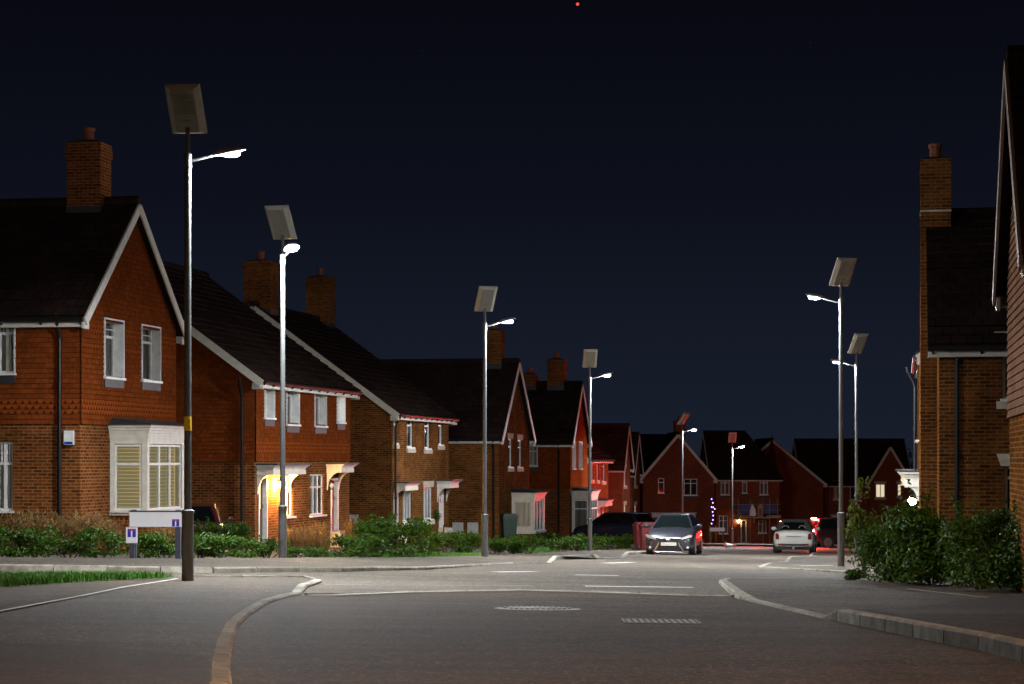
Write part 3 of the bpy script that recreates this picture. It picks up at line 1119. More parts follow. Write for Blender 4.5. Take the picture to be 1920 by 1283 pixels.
# ---- fifth: tile-hung gable, red lit
H = new_house('red_gable_house', 'small tile-hung gable house glowing red, behind the white bay house', 1068, 106.0, 1690, 5.8, 9.5, -4.25, 5.30, 8.05, 'F', split=2.78)
H.window('side', 988, 1007.5, 828, 874, 1, .6, .10, 'blind_pale', apron=True)
for q in ((1072, 1077.5, 829, 879), (1084, 1089.6, 829, 879)):
    H.window('front', *q, 1, .72, .15, 'blind_pale')
finish(H)
a = H.ray(1048, 900, 'side')[0]
H.downpipe('side', a)
bay(H, 'front', .7, 3.3, .95, .72, 2.25, 2.75, 3, room='blind_grey')
a, z = H.ray(1044, 700, 'side', -H.W / 2)
a2 = H.ray(994, 700, 'side', -H.W / 2)[0]
H.chimney(H.W / 2, a, .85, .85, 7.6, 9.35, 1)
H.chimney(H.W / 2, a2, .8, .7, 7.6, 8.6, 1)

# ---- sixth: brick pair, red lit
H = new_house('low_pair_house', 'low brick house with its eaves to the street, just beyond the red-lit gable house', 1098, 121.0, 1690, 9.5, 10.0, -4.95, 5.10, 8.55, 'P', low='brick_red')
for q in ((1104, 1107, 863, 900), (1109.5, 1112.5, 863, 900), (1119, 1122.5, 864, 901), (1128.5, 1134.5, 864, 903)):
    H.window('front', *q, 1, .72, .07, 'blind_grey', lining=False, stone=True)
H.window('front', 1129, 1134, 949, 974, 2, 1.0, .07, 'blind_grey', lining=False)
door(H, 'front', 1121, 1125, 950, 990, 'door_red', lit_glass=False)
finish(H)
a0 = H.ray(1117, 940, 'front')[0]
canopy(H, 'front', a0, a0 + 3.0, .7, 2.2, 2.55)

# ---- seventh and eighth: two narrow gables in the distance
for px, Y, pxw, nm, lab in ((1166, 138.0, 4.2, 'far_gable_house', 'narrow dark brick gable house standing just beyond the low brick house'),
                            (1186, 150.0, 4.2, 'far_gable_house', 'narrow dark brick gable house touching the broad white-edged gable behind the grey car')):
    H = new_house(nm, lab, px, Y, 1700, pxw, 12.0, G((px - CX) / F * Y, Y) + .1, 5.0, 7.5, 'F', low='brick_far')
    u = H.W
    fm = H.fm('front')
    x = px - 1166
    H.window('front', 1169.5 + x * 1.0, 1173.8 + x * .98, 877, 911, 1, .7, .08, 'blind_pale', lining=False, stone=True)
    H.window('front', 1169.5 + x * 1.0, 1173.8 + x * .98, 947, 971, 1, .7, .08, 'blind_lit', lining=False, stone=True)
    finish(H)

# ---- house facing down the street: gable wing and main range
yb = 166.0
gz = -6.45
H = new_house('facing_house', 'brick house with broad white-edged gable and scaffold at its door, behind the grey car', 1335, yb + .6, CX, 9.0, 6.0, gz, 5.15, 8.55, 'P', low='brick_far')
# this house turns its long side to the camera: along = +x, depth = +y
H.d, H.s = Vector((1, .03, 0)).normalized(), Vector((-.03, 1, 0)).normalized()
H.W = 5.3
H.D = 8.0
for q in ((1351.5, 1368, 897, 928), (1391.7, 1401, 897, 925), (1424.5, 1440, 897, 928)):
    H.window('front', *q, 2 if q[1] - q[0] > 12 else 1, .72, .06, 'blind_grey', lining=False, apron=True)
for q in ((1348, 1365, 967, 1001), (1422, 1437, 976, 1000)):
    H.window('front', *q, 2, .72, .06, 'blind_grey', lining=False)
door(H, 'front', 1389, 1400, 975, 1017, 'door_dark', lit_glass=False)
finish(H, hip=2.3)
H.downpipe('front', .25)
a, z = H.ray(1384, 978, 'front')
wall_light(H, 'front', a, z, 'bulb_far', .07)
a0 = H.ray(1385, 970, 'front')[0]
canopy(H, 'front', a0, a0 + 1.3, .7, 2.05, 2.3)
main_e = H
# wing
W2 = new_house('', '', 1205, yb - .4, 1700, 5.5, 7.0, gz, 5.15, 8.4, 'F', low='brick_far', e=main_e.e)
W2.d, W2.s = H.d, H.s
for q in ((1234, 1245.5, 897, 925), (1282.5, 1307.5, 898, 929)):
    W2.window('front', *q, 2 if q[1] - q[0] > 20 else 1, .72, .06, 'dark_room', lining=False, apron=True)
a0, a1, z0, z1 = W2.rect('front', 1229, 1296, 970, 1012)
W2.ops['front'].append((a0, a1, -.2, z1))
finish(W2, gutter=False)
canopy(W2, 'front', a0 - .3, a1 + .3, .5, z1, z1 + .38)
fm = W2.fm('front')
g = MB()
for k in range(6):
    h = (z1 + .2) / 6
    g.box(fm, a0, a1, -.12, -.09, -.2 + k * h, -.2 + (k + 1) * h - .015)
g.build('garage_door', 'door_dark', W2.e)
W2.chimney(W2.W / 2 + .4, 2.6, .85, .85, 8.0, 9.5, 1)
# the dark roof of a house behind it, to the left
H = new_house('dark_roof_house', 'dark-roofed house half hidden behind the broad white-edged gable', 1100, 186.0, CX, 8.0, 7.0, -7.1, 5.2, 9.15, 'P', low='brick_far')
H.d, H.s = Vector((1, .02, 0)).normalized(), Vector((-.02, 1, 0)).normalized()
finish(H)

# ---- last house, far right: side gable, lit windows, cross gable
yb = 186.0
gz = -7.1
H = new_house('lit_window_house', 'brick house with glowing windows under its small gable, behind the white car', 1505, yb, CX, 9.4, 7.0, gz, 5.15, 8.75, 'P', low='brick_far')
H.d, H.s = Vector((1, .02, 0)).normalized(), Vector((-.02, 1, 0)).normalized()
for q, bl in (((1563.6, 1570, 906, 935), 'blind_pale'), ((1594, 1613, 907, 937), 'dark_room')):
    H.window('front', *q, 2 if q[1] - q[0] > 12 else 1, .9, .06, bl, lining=False, stone=True)
finish(H)
H.downpipe('front', H.ray(1552, 900, 'front')[0])
a0, zc = H.ray(1557, 970, 'front')
canopy(H, 'front', a0, a0 + .9, .6, zc - .1, zc + .25)
a0, zc = H.ray(1595, 970, 'front')
canopy(H, 'front', a0, a0 + 1.0, .6, zc - .1, zc + .25)
far_e = H.e
K = new_house('', '', 1630, yb - .5, CX, 3.6, 6.0, gz, 5.25, 8.2, 'F', low='brick_far', e=far_e)
K.d, K.s = H.d, H.s
K.window('front', 1642, 1659.5, 908, 933, 2, 1.0, .06, 'blind_lit', lining=False, stone=True)
K.window('front', 1683, 1690, 908, 930, 1, 1.0, .06, 'blind_lit', lining=False, stone=True)
finish(K, gutter=False)
K2 = new_house('', '', 1352, yb - 3.0, CX, 8.8, 9.5, gz, 5.15, 8.75, 'F', low='brick_far', e=far_e)
K2.d, K2.s = Vector((1, .03, 0)).normalized(), Vector((-.03, 1, 0)).normalized()
finish(K2, gutter=False)

# ---- right side: brick house with tall external chimney
H = new_house('chimney_house', 'brown brick house with tall external chimney and black downpipe behind the big shrubs', 1761, 42.0, 1700, 8.4, 9.0, -2.42, 4.78, 7.62, 'P', left=False, low='brick_brown')
H.window('side', 1880, 1912, 645, 748, 2, .72, .10, 'blind_grey', lining=False, stone=True)
H.window('side', 1884, 1930, 874, 985, 2, .8, .10, 'dark_room', lining=False, stone=True, slats=False)
# here the long side (side face) looks at the camera: ridge runs along it
H.roof = 'F'
H.window('front', 1752.5, 1754, 700, 790, 1, .72, .07, 'blind_grey', lining=False)
finish(H, verge=False)
a = H.ray(1794, 700, 'side')[0]
H.downpipe('side', a, swan=False)
fm = H.fm('side')
b = MB()
zz = H.ray(1830, 846, 'side')[1]
b.box(fm, .0, H.D, .002, .022, zz - .08, zz + .08)
b.build('string_course', 'brick_brown', H.e)
ff = H.fm('front')
cb = MB()
cb.box(lambda a, o, z: ff(a, o, z), 3.3, 5.0, .003, .34, -.8, 6.2)
cb.build('chimney_breast', 'brick_brown', H.e)
# stack: rises over the breast
H.chimney(4.15, -.02, 1.0, .64, 5.9, 8.85, 1, mat='brick_brown', flash=False, corbel=False)

# ---- right, nearest: tile-hung gable cut by the frame edge
H = new_house('tile_gable_house', 'dim tile-hung gable house cut off by the picture edge above the big shrubs', 1893, 32.0, 1650, 5.65, 6.0, -2.0, 4.72, 7.45, 'F', left=False, split=2.62,
              low='brick_brown', up='tile_dull')
H.C = H.C - H.d * 5.65
H.e.location = H.C
ORG[H.e.name] = H.C.copy()
H.wood = 'wood_dim'
finish(H, ovv=.20)

# ---- right, beyond: frontage seen edge-on, porches with lights
H = new_house('edge_house', 'house front seen edge-on past the brick chimney, with two pale canopies and bright porch', 1724, 55.0, 1694, 9.0, 8.0, -2.78, 5.45, 8.0, 'P', left=False, low='brick_brown')
for i, a in enumerate((1.2, 4.2, 7.0)):
    H.pending.append(('front', (a, a + 1.0, 3.3, 4.6), 2, .72, .05, 'dark_room', False, 'stone', False, False, False, False))
    H.ops['front'].append((a, a + 1.0, 3.3, 4.6))
H.wood = 'wood_dim'
finish(H, ov=.05)
canopy(H, 'front', 1.0, 3.0, .50, 2.05, 2.45)
canopy(H, 'front', 5.0, 7.0, .60, 2.05, 2.45)
wall_light(H, 'front', 5.6, 1.6, 'bulb_far', .12)
wall_light(H, 'front', 3.4, 1.6, 'bulb_far', .10)
H.downpipe('front', 4.2)
# ------------------------------------------------------------------ ground, road, kerbs
def grid_sheet(name, x0, x1, y0, y1, nx, ny, h, mat):
    mb = []
    me = bpy.data.meshes.new(name)
    vs, fs = [], []
    for j in range(ny + 1):
        for i in range(nx + 1):
            x, y = x0 + (x1 - x0) * i / nx, y0 + (y1 - y0) * j / ny
            vs.append((x, y, G(x, y) + h))
    for j in range(ny):
        for i in range(nx):
            a = j * (nx + 1) + i
            fs.append((a, a + 1, a + nx + 2, a + nx + 1))
    me.from_pydata(vs, [], fs)
    me.materials.append(MATS[mat])
    o = bpy.data.objects.new(name, me)
    COL.objects.link(o)
    return structure(o)


def xy(p, h):
    if p[0] == 'w':
        return Vector((p[1], p[2], 0))
    v = gp(p[0], p[1], h)
    return Vector((v.x, v.y, 0))


def poly_sheet(name, pts, h, mat, cuts=5, skirt=0.0, kind=True):
    bm = bmesh.new()
    hs = h if isinstance(h, (list, tuple)) else [h] * len(pts)
    vs = []
    for p, hh in zip(pts, hs):
        q = xy(p, hh)
        vs.append(bm.verts.new((q.x, q.y, hh)))
    f = bm.faces.new(vs)
    bmesh.ops.triangulate(bm, faces=[f])
    bmesh.ops.subdivide_edges(bm, edges=bm.edges[:], cuts=cuts, use_grid_fill=True)
    for v in bm.verts:
        v.co.z = G(v.co.x, v.co.y) + v.co.z
    if skirt:
        be = [e for e in bm.edges if e.is_boundary]
        r = bmesh.ops.extrude_edge_only(bm, edges=be)
        for v in [g for g in r['geom'] if isinstance(g, bmesh.types.BMVert)]:
            v.co.z -= skirt
    bmesh.ops.recalc_face_normals(bm, faces=bm.faces)
    me = bpy.data.meshes.new(name)
    bm.to_mesh(me)
    bm.free()
    me.materials.append(MATS[mat])
    o = bpy.data.objects.new(name, me)
    COL.objects.link(o)
    return structure(o) if kind else o


def kerb(pts, left=True, w=.125, block=.915):
    """pts: list of (px,py | 'w',x,y , height); pixel points lie on the road at the kerb foot"""
    P3 = []
    for p in pts:
        v = xy(p[:-1], 0.0)
        P3.append((Vector((v.x, v.y)), p[-1]))
    # resample into blocks
    out = []
    for (a, ha), (b, hb) in zip(P3[:-1], P3[1:]):
        L = (b - a).length
        n = max(1, int(round(L / block)))
        for i in range(n):
            f0, f1 = i / n, (i + 1) / n
            out.append((a.lerp(b, f0), a.lerp(b, f1), ha + (hb - ha) * f0, ha + (hb - ha) * f1))
    # mitred normals at nodes
    nodes = [out[0][0]] + [q[1] for q in out]
    nrm = []
    for i in range(len(nodes)):
        t = (nodes[min(i + 1, len(nodes) - 1)] - nodes[max(i - 1, 0)]).normalized()
        nn = Vector((-t.y, t.x)) if left else Vector((t.y, -t.x))
        nrm.append(nn)
    mb = MB()
    for i, (a, b, ha, hb) in enumerate(out):
        t = (b - a).normalized() * .012
        A, B = a + t, b - t
        na, nb = nrm[i], nrm[i + 1]

        def pt(q, nn, off, z, base=True):
            x, y = q.x + nn.x * off, q.y + nn.y * off
            return Vector((x, y, G(x, y) + z))
        ch = .018
        prof = lambda q, nn, h: [pt(q, nn, 0, -.12), pt(q, nn, .006, max(h - ch, 0.004)), pt(q, nn, .006 + ch, h + .002), pt(q, nn, w, h + .002), pt(q, nn, w, -.12)]
        s0, s1 = prof(A, na, ha), prof(B, nb, hb)
        for k in range(4):
            mb.face([s0[k], s1[k], s1[k + 1], s0[k + 1]])
        mb.face(s0)
        mb.face(list(reversed(s1)))
    return structure(mb.build('kerb', 'kerb_stone'))


def ribbon(name, pts, w, h, mat, kind=True, close=False):
    q = [xy(p, h) for p in pts]
    # densify
    d = []
    for a, b in zip(q[:-1], q[1:]):
        n = max(1, int((b - a).length / .6))
        d += [a.lerp(b, i / n) for i in range(n)]
    d.append(q[-1])
    mb = MB()
    for i in range(len(d) - 1):
        def nn(k):
            t = (d[min(k + 1, len(d) - 1)] - d[max(k - 1, 0)]).normalized()
            return Vector((-t.y, t.x, 0))
        c = []
        for k, s in ((i, 1), (i + 1, 1), (i + 1, -1), (i, -1)):
            p = d[k] + nn(k) * s * w / 2
            c.append(Vector((p.x, p.y, G(p.x, p.y) + h)))
        mb.face(c)
    o = mb.build(name, mat)
    return structure(o) if kind else o


grid_sheet('ground', -400, 400, -40, 1000, 40, 104, -.12, 'soil')
grid_sheet('road', -45, 60, -14, 150, 105, 164, 0.0, 'road_asphalt')

# left near pavement
KA = [(605, 1092), (577, 1103), (565, 1116), (544, 1119.5), (507, 1131), (471, 1154), (450.6, 1173), (438, 1207.5), (433.4, 1251), (438, 1290)]
kerb([('w', -1.55, -6, .03), ('w', -1.55, 6, .03)] + [(p[0], p[1], .03) for p in reversed(KA[2:])] + [(577, 1103, .05), (605, 1092, .04), (575, 1086.5, .06), (450, 1086, .06), (345, 1086, .06)], left=True)


def inset(pts, off):
    q = [xy(p, 0) for p in pts]
    o = []
    for i in range(len(q)):
        t = (q[min(i + 1, len(q) - 1)] - q[max(i - 1, 0)]).normalized()
        o.append(('w', q[i].x - t.y * off, q[i].y + t.x * off))
    return o


lineA = [('w', -1.55, -6), ('w', -1.55, 6)] + list(reversed(KA)) + [(575, 1086.5), (450, 1086), (345, 1086)]
poly_sheet('pavement', inset(lineA, .11) + [('w', -9.5, 29.8), ('w', -22, 30.3), ('w', -22, -6)], .034, 'pave_asphalt', 4)
poly_sheet('path', [(-20, 1150), (160, 1115), (332, 1084), (250, 1083.5), (-40, 1104), ('w', -9, 21)], .042, 'path_asphalt', 2)
ribbon('path', [(-40, 1153), (80, 1130.5), (160, 1115.5), (230, 1101), (332, 1085)], .06, .048, 'channel')
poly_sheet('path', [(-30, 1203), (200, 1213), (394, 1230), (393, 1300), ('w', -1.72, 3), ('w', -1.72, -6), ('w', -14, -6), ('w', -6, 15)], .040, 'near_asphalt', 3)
# far left pavement along the side road and down the street
KB = [('w', -30, 33.0), (-60, 1069), (0, 1070), (200, 1073), (400, 1075), (640, 1073), (800, 1069), (870, 1064), (933, 1058), (964, 1056.5), (1033, 1057.5)]
KB2 = [(1046, 1050), (1111, 1047), (1120, 1049), (1170, 1046.5), (1180, 1040.5), (1217, 1039.5), (1260, 1034), (1310, 1024.5)]
hB2 = [.11, .12, .04, .03, .10, .11, .11, .11]
hB = [.10, .10, .10, .10, .09, .08, .06, .05, .03, .02, .02]
kerb([p + (h,) for p, h in zip(KB, hB)] + [p + (h,) for p, h in zip(KB2, hB2)], left=True)
lineB = inset(KB + KB2, .115)
poly_sheet('pavement', lineB + [(1210, 1022), (1200, 1027), (1105, 1033), (1000, 1037), (905, 1042), (780, 1045), (520, 1046.5), (300, 1047), (0, 1045), ('w', -30, 39.0)], [x - .001 for x in hB + hB2] + [.10] * 10, 'pave_asphalt', 4)
poly_sheet('ground', [('w', -40, 40.2), (0, 1047), (300, 1048.5), (520, 1048), (780, 1046.5), (905, 1043.5), (1000, 1038.5), (1105, 1034.5), (1200, 1028.5), (1225, 1018), ('w', 9, 126), ('w', -60, 140), ('w', -60, 42)], .07, 'soil', 5)
# right near pavement
KC = [('w', 8.5, 2.0), (1990, 1256), (1915, 1240.5), (1833, 1219.6), (1768, 1206.7), (1710, 1195), (1658, 1184), (1568, 1164.7), (1539, 1160), (1403, 1127.5), (1384.6, 1123.7), (1369, 1116),
      (1347, 1094), (1358, 1087.5), (1387, 1086), (1500, 1086.5), (1640, 1090), (1800, 1096)]
hC = [.12, .12, .12, .12, .12, .12, .12, .11, .02, .02, .06, .08, .06, .03, .02, .02, .03, .05]
kerb([p + (h,) for p, h in zip(KC, hC)], left=False)
lineC = inset(KC, -.115)
poly_sheet('pavement', lineC + [('w', 30, 31.5), ('w', 30, 2)], [x - .001 for x in hC] + [.08, .12], 'pave_asphalt', 4)
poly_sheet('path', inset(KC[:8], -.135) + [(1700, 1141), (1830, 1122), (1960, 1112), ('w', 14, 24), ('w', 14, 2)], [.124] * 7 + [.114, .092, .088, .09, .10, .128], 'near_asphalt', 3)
ribbon('path', [(1700, 1104), (1830, 1118), (1960, 1130)], .05, .062, 'channel')
# right far pavement with the bays beyond
KD = [('w', 40, 36.0), (1700, 1083), (1639, 1079), (1581, 1075), (1481, 1068.5), (1419.5, 1064.6), (1439, 1056.8), (1469.5, 1055.5), (1477.6, 1048.6), (1495, 1047.2), (1515, 1045.4), (1521, 1038.4), (1560, 1037)]
hD = [.08, .06, .05, .05, .04, .025, .025, .04, .08, .08, .05, .05, .05]
kerb([p + (h,) for p, h in zip(KD, hD)], left=False)
poly_sheet('pavement', inset(KD, -.115) + [('w', 24, 100), ('w', 40, 100)], [x - .001 for x in hD] + [.06, .06], 'pave_asphalt', 4)
ribbon('road_line', [(1500, 1061), (1560, 1060.5)], .10, .052, 'line_paint')
# far side of the end junction
KE = [('w', -6, 128), (1322, 1021.5), (1386, 1022.5), (1450, 1024), (1640, 1028), ('w', 46, 127)]
kerb([p + (.10,) for p in KE], left=True)
poly_sheet('pavement', inset(KE, .10) + [('w', 46, 140), ('w', -6, 140)], .09, 'pave_asphalt', 4)

# darker surfacing before the raised table, dim warm light put into its colour
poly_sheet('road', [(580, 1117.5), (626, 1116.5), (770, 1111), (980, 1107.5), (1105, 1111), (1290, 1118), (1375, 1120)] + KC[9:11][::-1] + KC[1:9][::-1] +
           [('w', 8.4, 2), ('w', 8.4, -8), ('w', -1.5, -8), ('w', -1.5, 6)] + [(p[0], p[1]) for p in reversed(KA[2:])], .003, 'dim_road_asphalt', 4)
# seams and markings
kerb([(577, 1116.5, .022), (626, 1116, .022), (770, 1110.5, .016), (980, 1107, .014), (1105, 1110.5, .016), (1290, 1117, .018), (1372, 1119.5, .02)], left=True, w=.10)
ribbon('road_line', [(580, 1115.6), (626, 1115.2), (770, 1109.6), (980, 1106.2), (1105, 1109.6), (1290, 1116), (1368, 1117.4)], .16, .024, 'channel')
ribbon('road_line', [(610, 1096), (800, 1097.5), (1000, 1098.5)], .05, .005, 'channel')
for a in (((928, 1072.5), (1003, 1072)), ((1078, 1078), (1160, 1079.5)), ((1097, 1099), (1300, 1101.5)), ((1136, 1055.8), (1186, 1054.6)), ((1322, 1022.9), (1330, 1023.1))):
    ribbon('road_line', list(a), .30, .006, 'line_paint')

# iron covers
c = gp(1008, 1142.5)
mh = thing('manhole_cover', 'round iron manhole cover in the middle of the foreground road', 'manhole', c)
m = MB()
n = 40
for k in range(n):
    t0, t1 = 2 * PI * k / n, 2 * PI * (k + 1) / n
    def pp(r, t, z):
        x, y = c.x + r * math.cos(t), c.y + r * math.sin(t)
        return Vector((x, y, G(x, y) + z))
    m.face([pp(.38, t0, .012), pp(.45, t0, .006), pp(.45, t1, .006), pp(.38, t1, .012)])
m.build('frame', 'channel', mh)
m = MB()
for k in range(n):
    t0, t1 = 2 * PI * k / n, 2 * PI * (k + 1) / n
    m.face([pp(0, 0, .010), pp(.375, t0, .010), pp(.375, t1, .010)])
for i in range(-6, 7):
    for j in range(-6, 7):
        x, y = c.x + i * .055, c.y + j * .055
        if (i * i + j * j) * .055 ** 2 < .34 ** 2:
            g = G(x, y)
            m.box(ID, x - .016, x + .016, y - .016, y + .016, g + .01, g + .02)
m.build('lid', 'iron', mh)
g0, g1 = gp(1166, 1164), gp(1312, 1168)
L = g1.x - g0.x
ax = Vector((1, -.02, 0))
ax.normalize()
ay = Vector((-ax.y, ax.x, 0))
gr = thing('drain_grate', 'rectangular slotted iron drain grate set in the foreground road', 'drain', g0)


def gfn(a, b, z):
    p = g0 + ax * a + ay * b
    return Vector((p.x, p.y, G(p.x, p.y) + z))


m = MB()
m.box(gfn, 0, L, -.62, .22, -.04, .005)
m.build('pit', 'iron_dark', gr)
m = MB()
m.box(gfn, 0, L, -.62, -.59, 0.005, .009)
m.box(gfn, 0, L, .16, .22, .005, .012)
nb = 12
for i in range(nb + 1):
    x = L * i / nb
    m.box(gfn, max(0, x - .015), min(L, x + .015), -.59, .16, .005, .012)
m.build('bars', 'iron', gr)

# ------------------------------------------------------------------ street lamps
def make_lamp():
    r = thing('street_lamp', '', 'street lamp', local=True)
    m = MB()
    m.tube([(0, 0, -.6), (0, 0, .98)], .085, 20)
    m.tube([(0, 0, .98), (0, 0, 1.0), (0, 0, 1.05)], [.085, .085, .052], 20, caps=False)
    m.box(ID, -.045, .045, -.089, -.06, .35, .80)
    m.build('lower_pole', 'galv_base', r)
    m = MB()
    m.tube([(0, 0, 1.0), (0, 0, 1.04), (0, 0, 1.06)], [.095, .095, .055], 20)
    m.build('collar', 'galv', r)
    m = MB()
    m.tube([(0, 0, 1.0), (0, 0, 6.02)], [.052, .047], 18)
    m.build('upper_pole', 'galv', r)
    m = MB()
    m.tube([(0, 0, 5.92), (0, 0, 6.12)], .058, 16)
    m.tube([(0, 0, 6.1), (0, 0, 6.50)], .034, 12)
    m.tube([(0, 0, 6.02), (.10, 0, 6.04), (.40, 0, 6.13), (.5, 0, 6.16)], .022, 10)
    arm = m.build('arm', 'galv_base', r)
    m = MB()
    # head: shallow tapered housing tilted with the arm
    t = Vector((1, 0, .25)).normalized()
    u = Vector((-.25, 0, 1)).normalized()
    o = Vector((.40, 0, 6.13))
    fn = lambda a, b, c: o + t * a + Vector((0, 1, 0)) * b + u * c
    prof = [(0, .05, .00, .045), (.05, .09, -.012, .06), (.12, .135, -.02, .065), (.36, .135, -.02, .055), (.45, .07, -.012, .03)]
    rings = []
    for a, w, z0, z1 in prof:
        rings.append([fn(a, -w, z0), fn(a, w, z0), fn(a, w, (z0 + z1) / 2), fn(a, w * .6, z1), fn(a, -w * .6, z1), fn(a, -w, (z0 + z1) / 2)])
    for p, q in zip(rings[:-1], rings[1:]):
        for k in range(6):
            m.face([p[k], p[(k + 1) % 6], q[(k + 1) % 6], q[k]], None, 0, True)
    m.face(rings[0])
    m.face(rings[-1])
    head = m.build('lamp_head', 'head_grey', r)
    m = MB()
    # bowl: steep sides that face outwards and down, small flat bottom
    prof = [(.135, -.008), (.127, -.026), (.108, -.042), (.070, -.051), (.0, -.055)]
    for (r0, z0), (r1, z1) in zip(prof[:-1], prof[1:]):
        for k in range(16):
            a0, a1 = 2 * PI * k / 16, 2 * PI * (k + 1) / 16
            c = Vector((.63, 0, 6.175))
            P = lambda rr, a, zz: c + Vector((rr * math.cos(a), rr * .85 * math.sin(a), zz))
            m.face([P(r0, a0, z0), P(r0, a1, z0), P(r1, a1, z1)] + ([P(r1, a0, z1)] if r1 else []), None, 0, True)
    m.build('lens', 'lamp_white', head)
    # solar panel: tilted tray, cells on top, bevelled frame below
    tl = R(50)
    pt_ = Vector((0, -math.cos(tl), math.sin(tl)))     # up the slope, towards -y
    pn = Vector((0, math.sin(tl), math.cos(tl)))       # sky-facing normal
    po = Vector((0, .12, 6.42))
    fp = lambda a, b, c: po + Vector((1, 0, 0)) * a + pt_ * b + pn * c
    m = MB()
    w, l = .25, .80
    for sx in (-1, 1):
        m.face([fp(sx * w, 0, .02), fp(sx * w, l, .02), fp(sx * (w - .085), l - .04, -.055), fp(sx * (w - .085), .06, -.055)])
        m.face([fp(sx * w, 0, .02), fp(sx * w, l, .02), fp(sx * w, l, .05), fp(sx * w, 0, .05)])
    m.face([fp(-w, l, .02), fp(w, l, .02), fp(w - .085, l - .04, -.055), fp(-w + .085, l - .04, -.055)])
    m.face([fp(-w, 0, .02), fp(w, 0, .02), fp(w - .085, .06, -.055), fp(-w + .085, .06, -.055)])
    m.face([fp(-w, 0, .02), fp(w, 0, .02), fp(w, 0, .05), fp(-w, 0, .05)])
    m.face([fp(-w, l, .02), fp(w, l, .02), fp(w, l, .05), fp(-w, l, .05)])
    pan = m.build('solar_panel', 'panel_frame', r)
    m = MB()
    m.face([fp(-w + .085, .06, -.054), fp(w - .085, .06, -.054), fp(w - .085, l - .04, -.054), fp(-w + .085, l - .04, -.054)])
    for k in range(8):
        b = .36 + k * .045
        m.box(fp, -.13, .13, b, b + .016, -.062, -.0545)
    m.box(fp, -.05, .05, .20, .26, -.066, -.0545)
    m.build('battery_tray', 'panel_back', pan)
    m = MB()
    m.face([fp(-w, 0, .052), fp(w, 0, .052), fp(w, l, .052), fp(-w, l, .052)])
    m.build('solar_cells', 'panel_cells', pan)
    return r


LAMPS = [  # px of pole, Y, arm azimuth (0 = right), panel azimuth, label
    (352, 359, 305, 30.4, 24, -4, 'solar street lamp with a yellow band on its pole, beside the blank street name board'),
    (530, 530, 488, 43.0, -68, -14, 'solar street lamp in front of the lit porch, head turned towards the viewer'),
    (909, 909, 614, 56.5, 14, 16, 'solar street lamp standing in front of the brick gable house with white bay'),
    (1106, 1106, 712, 76.0, 14, 3, 'solar street lamp rising from the clipped hedge beside the dark navy car'),
    (1577, 1577, 570, 50.6, 162, 14, 'solar street lamp on open pavement between the white car and the big shrubs'),
    (1606, 1606, 688, 69.0, 160, 18, 'solar street lamp whose foot is hidden behind the big shrubs'),
    (1279, 1279, 812, 110.8, 15, 42, 'solar street lamp rising behind the roof of the grey car'),
    (1373, 1373, 843, 134.0, -28, 0, 'small solar street lamp beside the scaffold and the fairy-lit tree'),
]
lamp0 = make_lamp()
LENS = {0: 'lamp_first', 1: 'lamp_second', 5: 'lamp_faint', 6: 'lamp_faint'}
LAMPO = []
for i, (px, _, py, Y, az, paz, lab) in enumerate(LAMPS):
    o = lamp0 if i == 0 else copy_tree(lamp0)
    z = (HY - py) / F * Y - 6.0
    o.location = ((px - CX) / F * Y, Y, z)
    for ch in o.children:
        b = ch.name.split('.')[0]
        if b in ('arm', 'lamp_head'):
            ch.rotation_euler.z = R(az)
        if b == 'solar_panel':
            ch.rotation_euler.z = R(paz)
    tag(o, lab, 'street lamp', 'solar street lamps along the street')
    if i in LENS:
        for ch in o.children:
            if ch.name.startswith('lamp_head'):
                for le in ch.children:
                    le.data = le.data.copy()
                    le.data.materials[0] = MATS[LENS[i]]
    LAMPO.append(o)
# unseen amber lamp added behind the camera to warm the foreground
o = copy_tree(lamp0)
o.location = (5.6, -2.0, G(5.6, -2.0))
for ch in o.children:
    b = ch.name.split('.')[0]
    if b in ('arm', 'lamp_head'):
        ch.rotation_euler.z = R(180)
    if b == 'lamp_head':
        le = ch.children[0]
        le.data = le.data.copy()
        for v in le.data.vertices:
            v.co.z = 6.10
        le.data.materials[0] = MATS['lamp_warm']
tag(o, 'unseen amber street lamp added behind the viewpoint to warm the foreground', 'street lamp', 'solar street lamps along the street')
m = MB()
m.tube([(0, 0, 2.18), (0, 0, 2.38)], .0545, 18, caps=False)
m.build('number_band', 'yellow_band', lamp0)
m = MB()
m.tube([(0, 0, 2.20), (0, 0, 2.36)], .0552, 18, caps=False)
nb = m
m = MB()
for k in range(2):
    m.box(ID, .02, .034, -.0555 + .006, -.0405, 2.20 + k * .08, 2.265 + k * .08)
m.build('number_mark', 'black_plastic', lamp0)

# ------------------------------------------------------------------ signs
def tsign(mb_parent, fn, s):
    """no-through-road symbol: blue square, white stem, red bar"""
    m = MB(); m.box(fn, -s / 2, s / 2, .0, .004, -s / 2, s / 2); m.build('blue_square', 'sign_blue', mb_parent)
    m = MB(); m.box(fn, -s * .09, s * .09, .004, .007, -s / 2, s * .24); m.build('white_stem', 'sign_white', mb_parent)
    m = MB(); m.box(fn, -s * .32, s * .32, .004, .008, s * .24, s * .42); m.build('red_bar', 'sign_red', mb_parent)


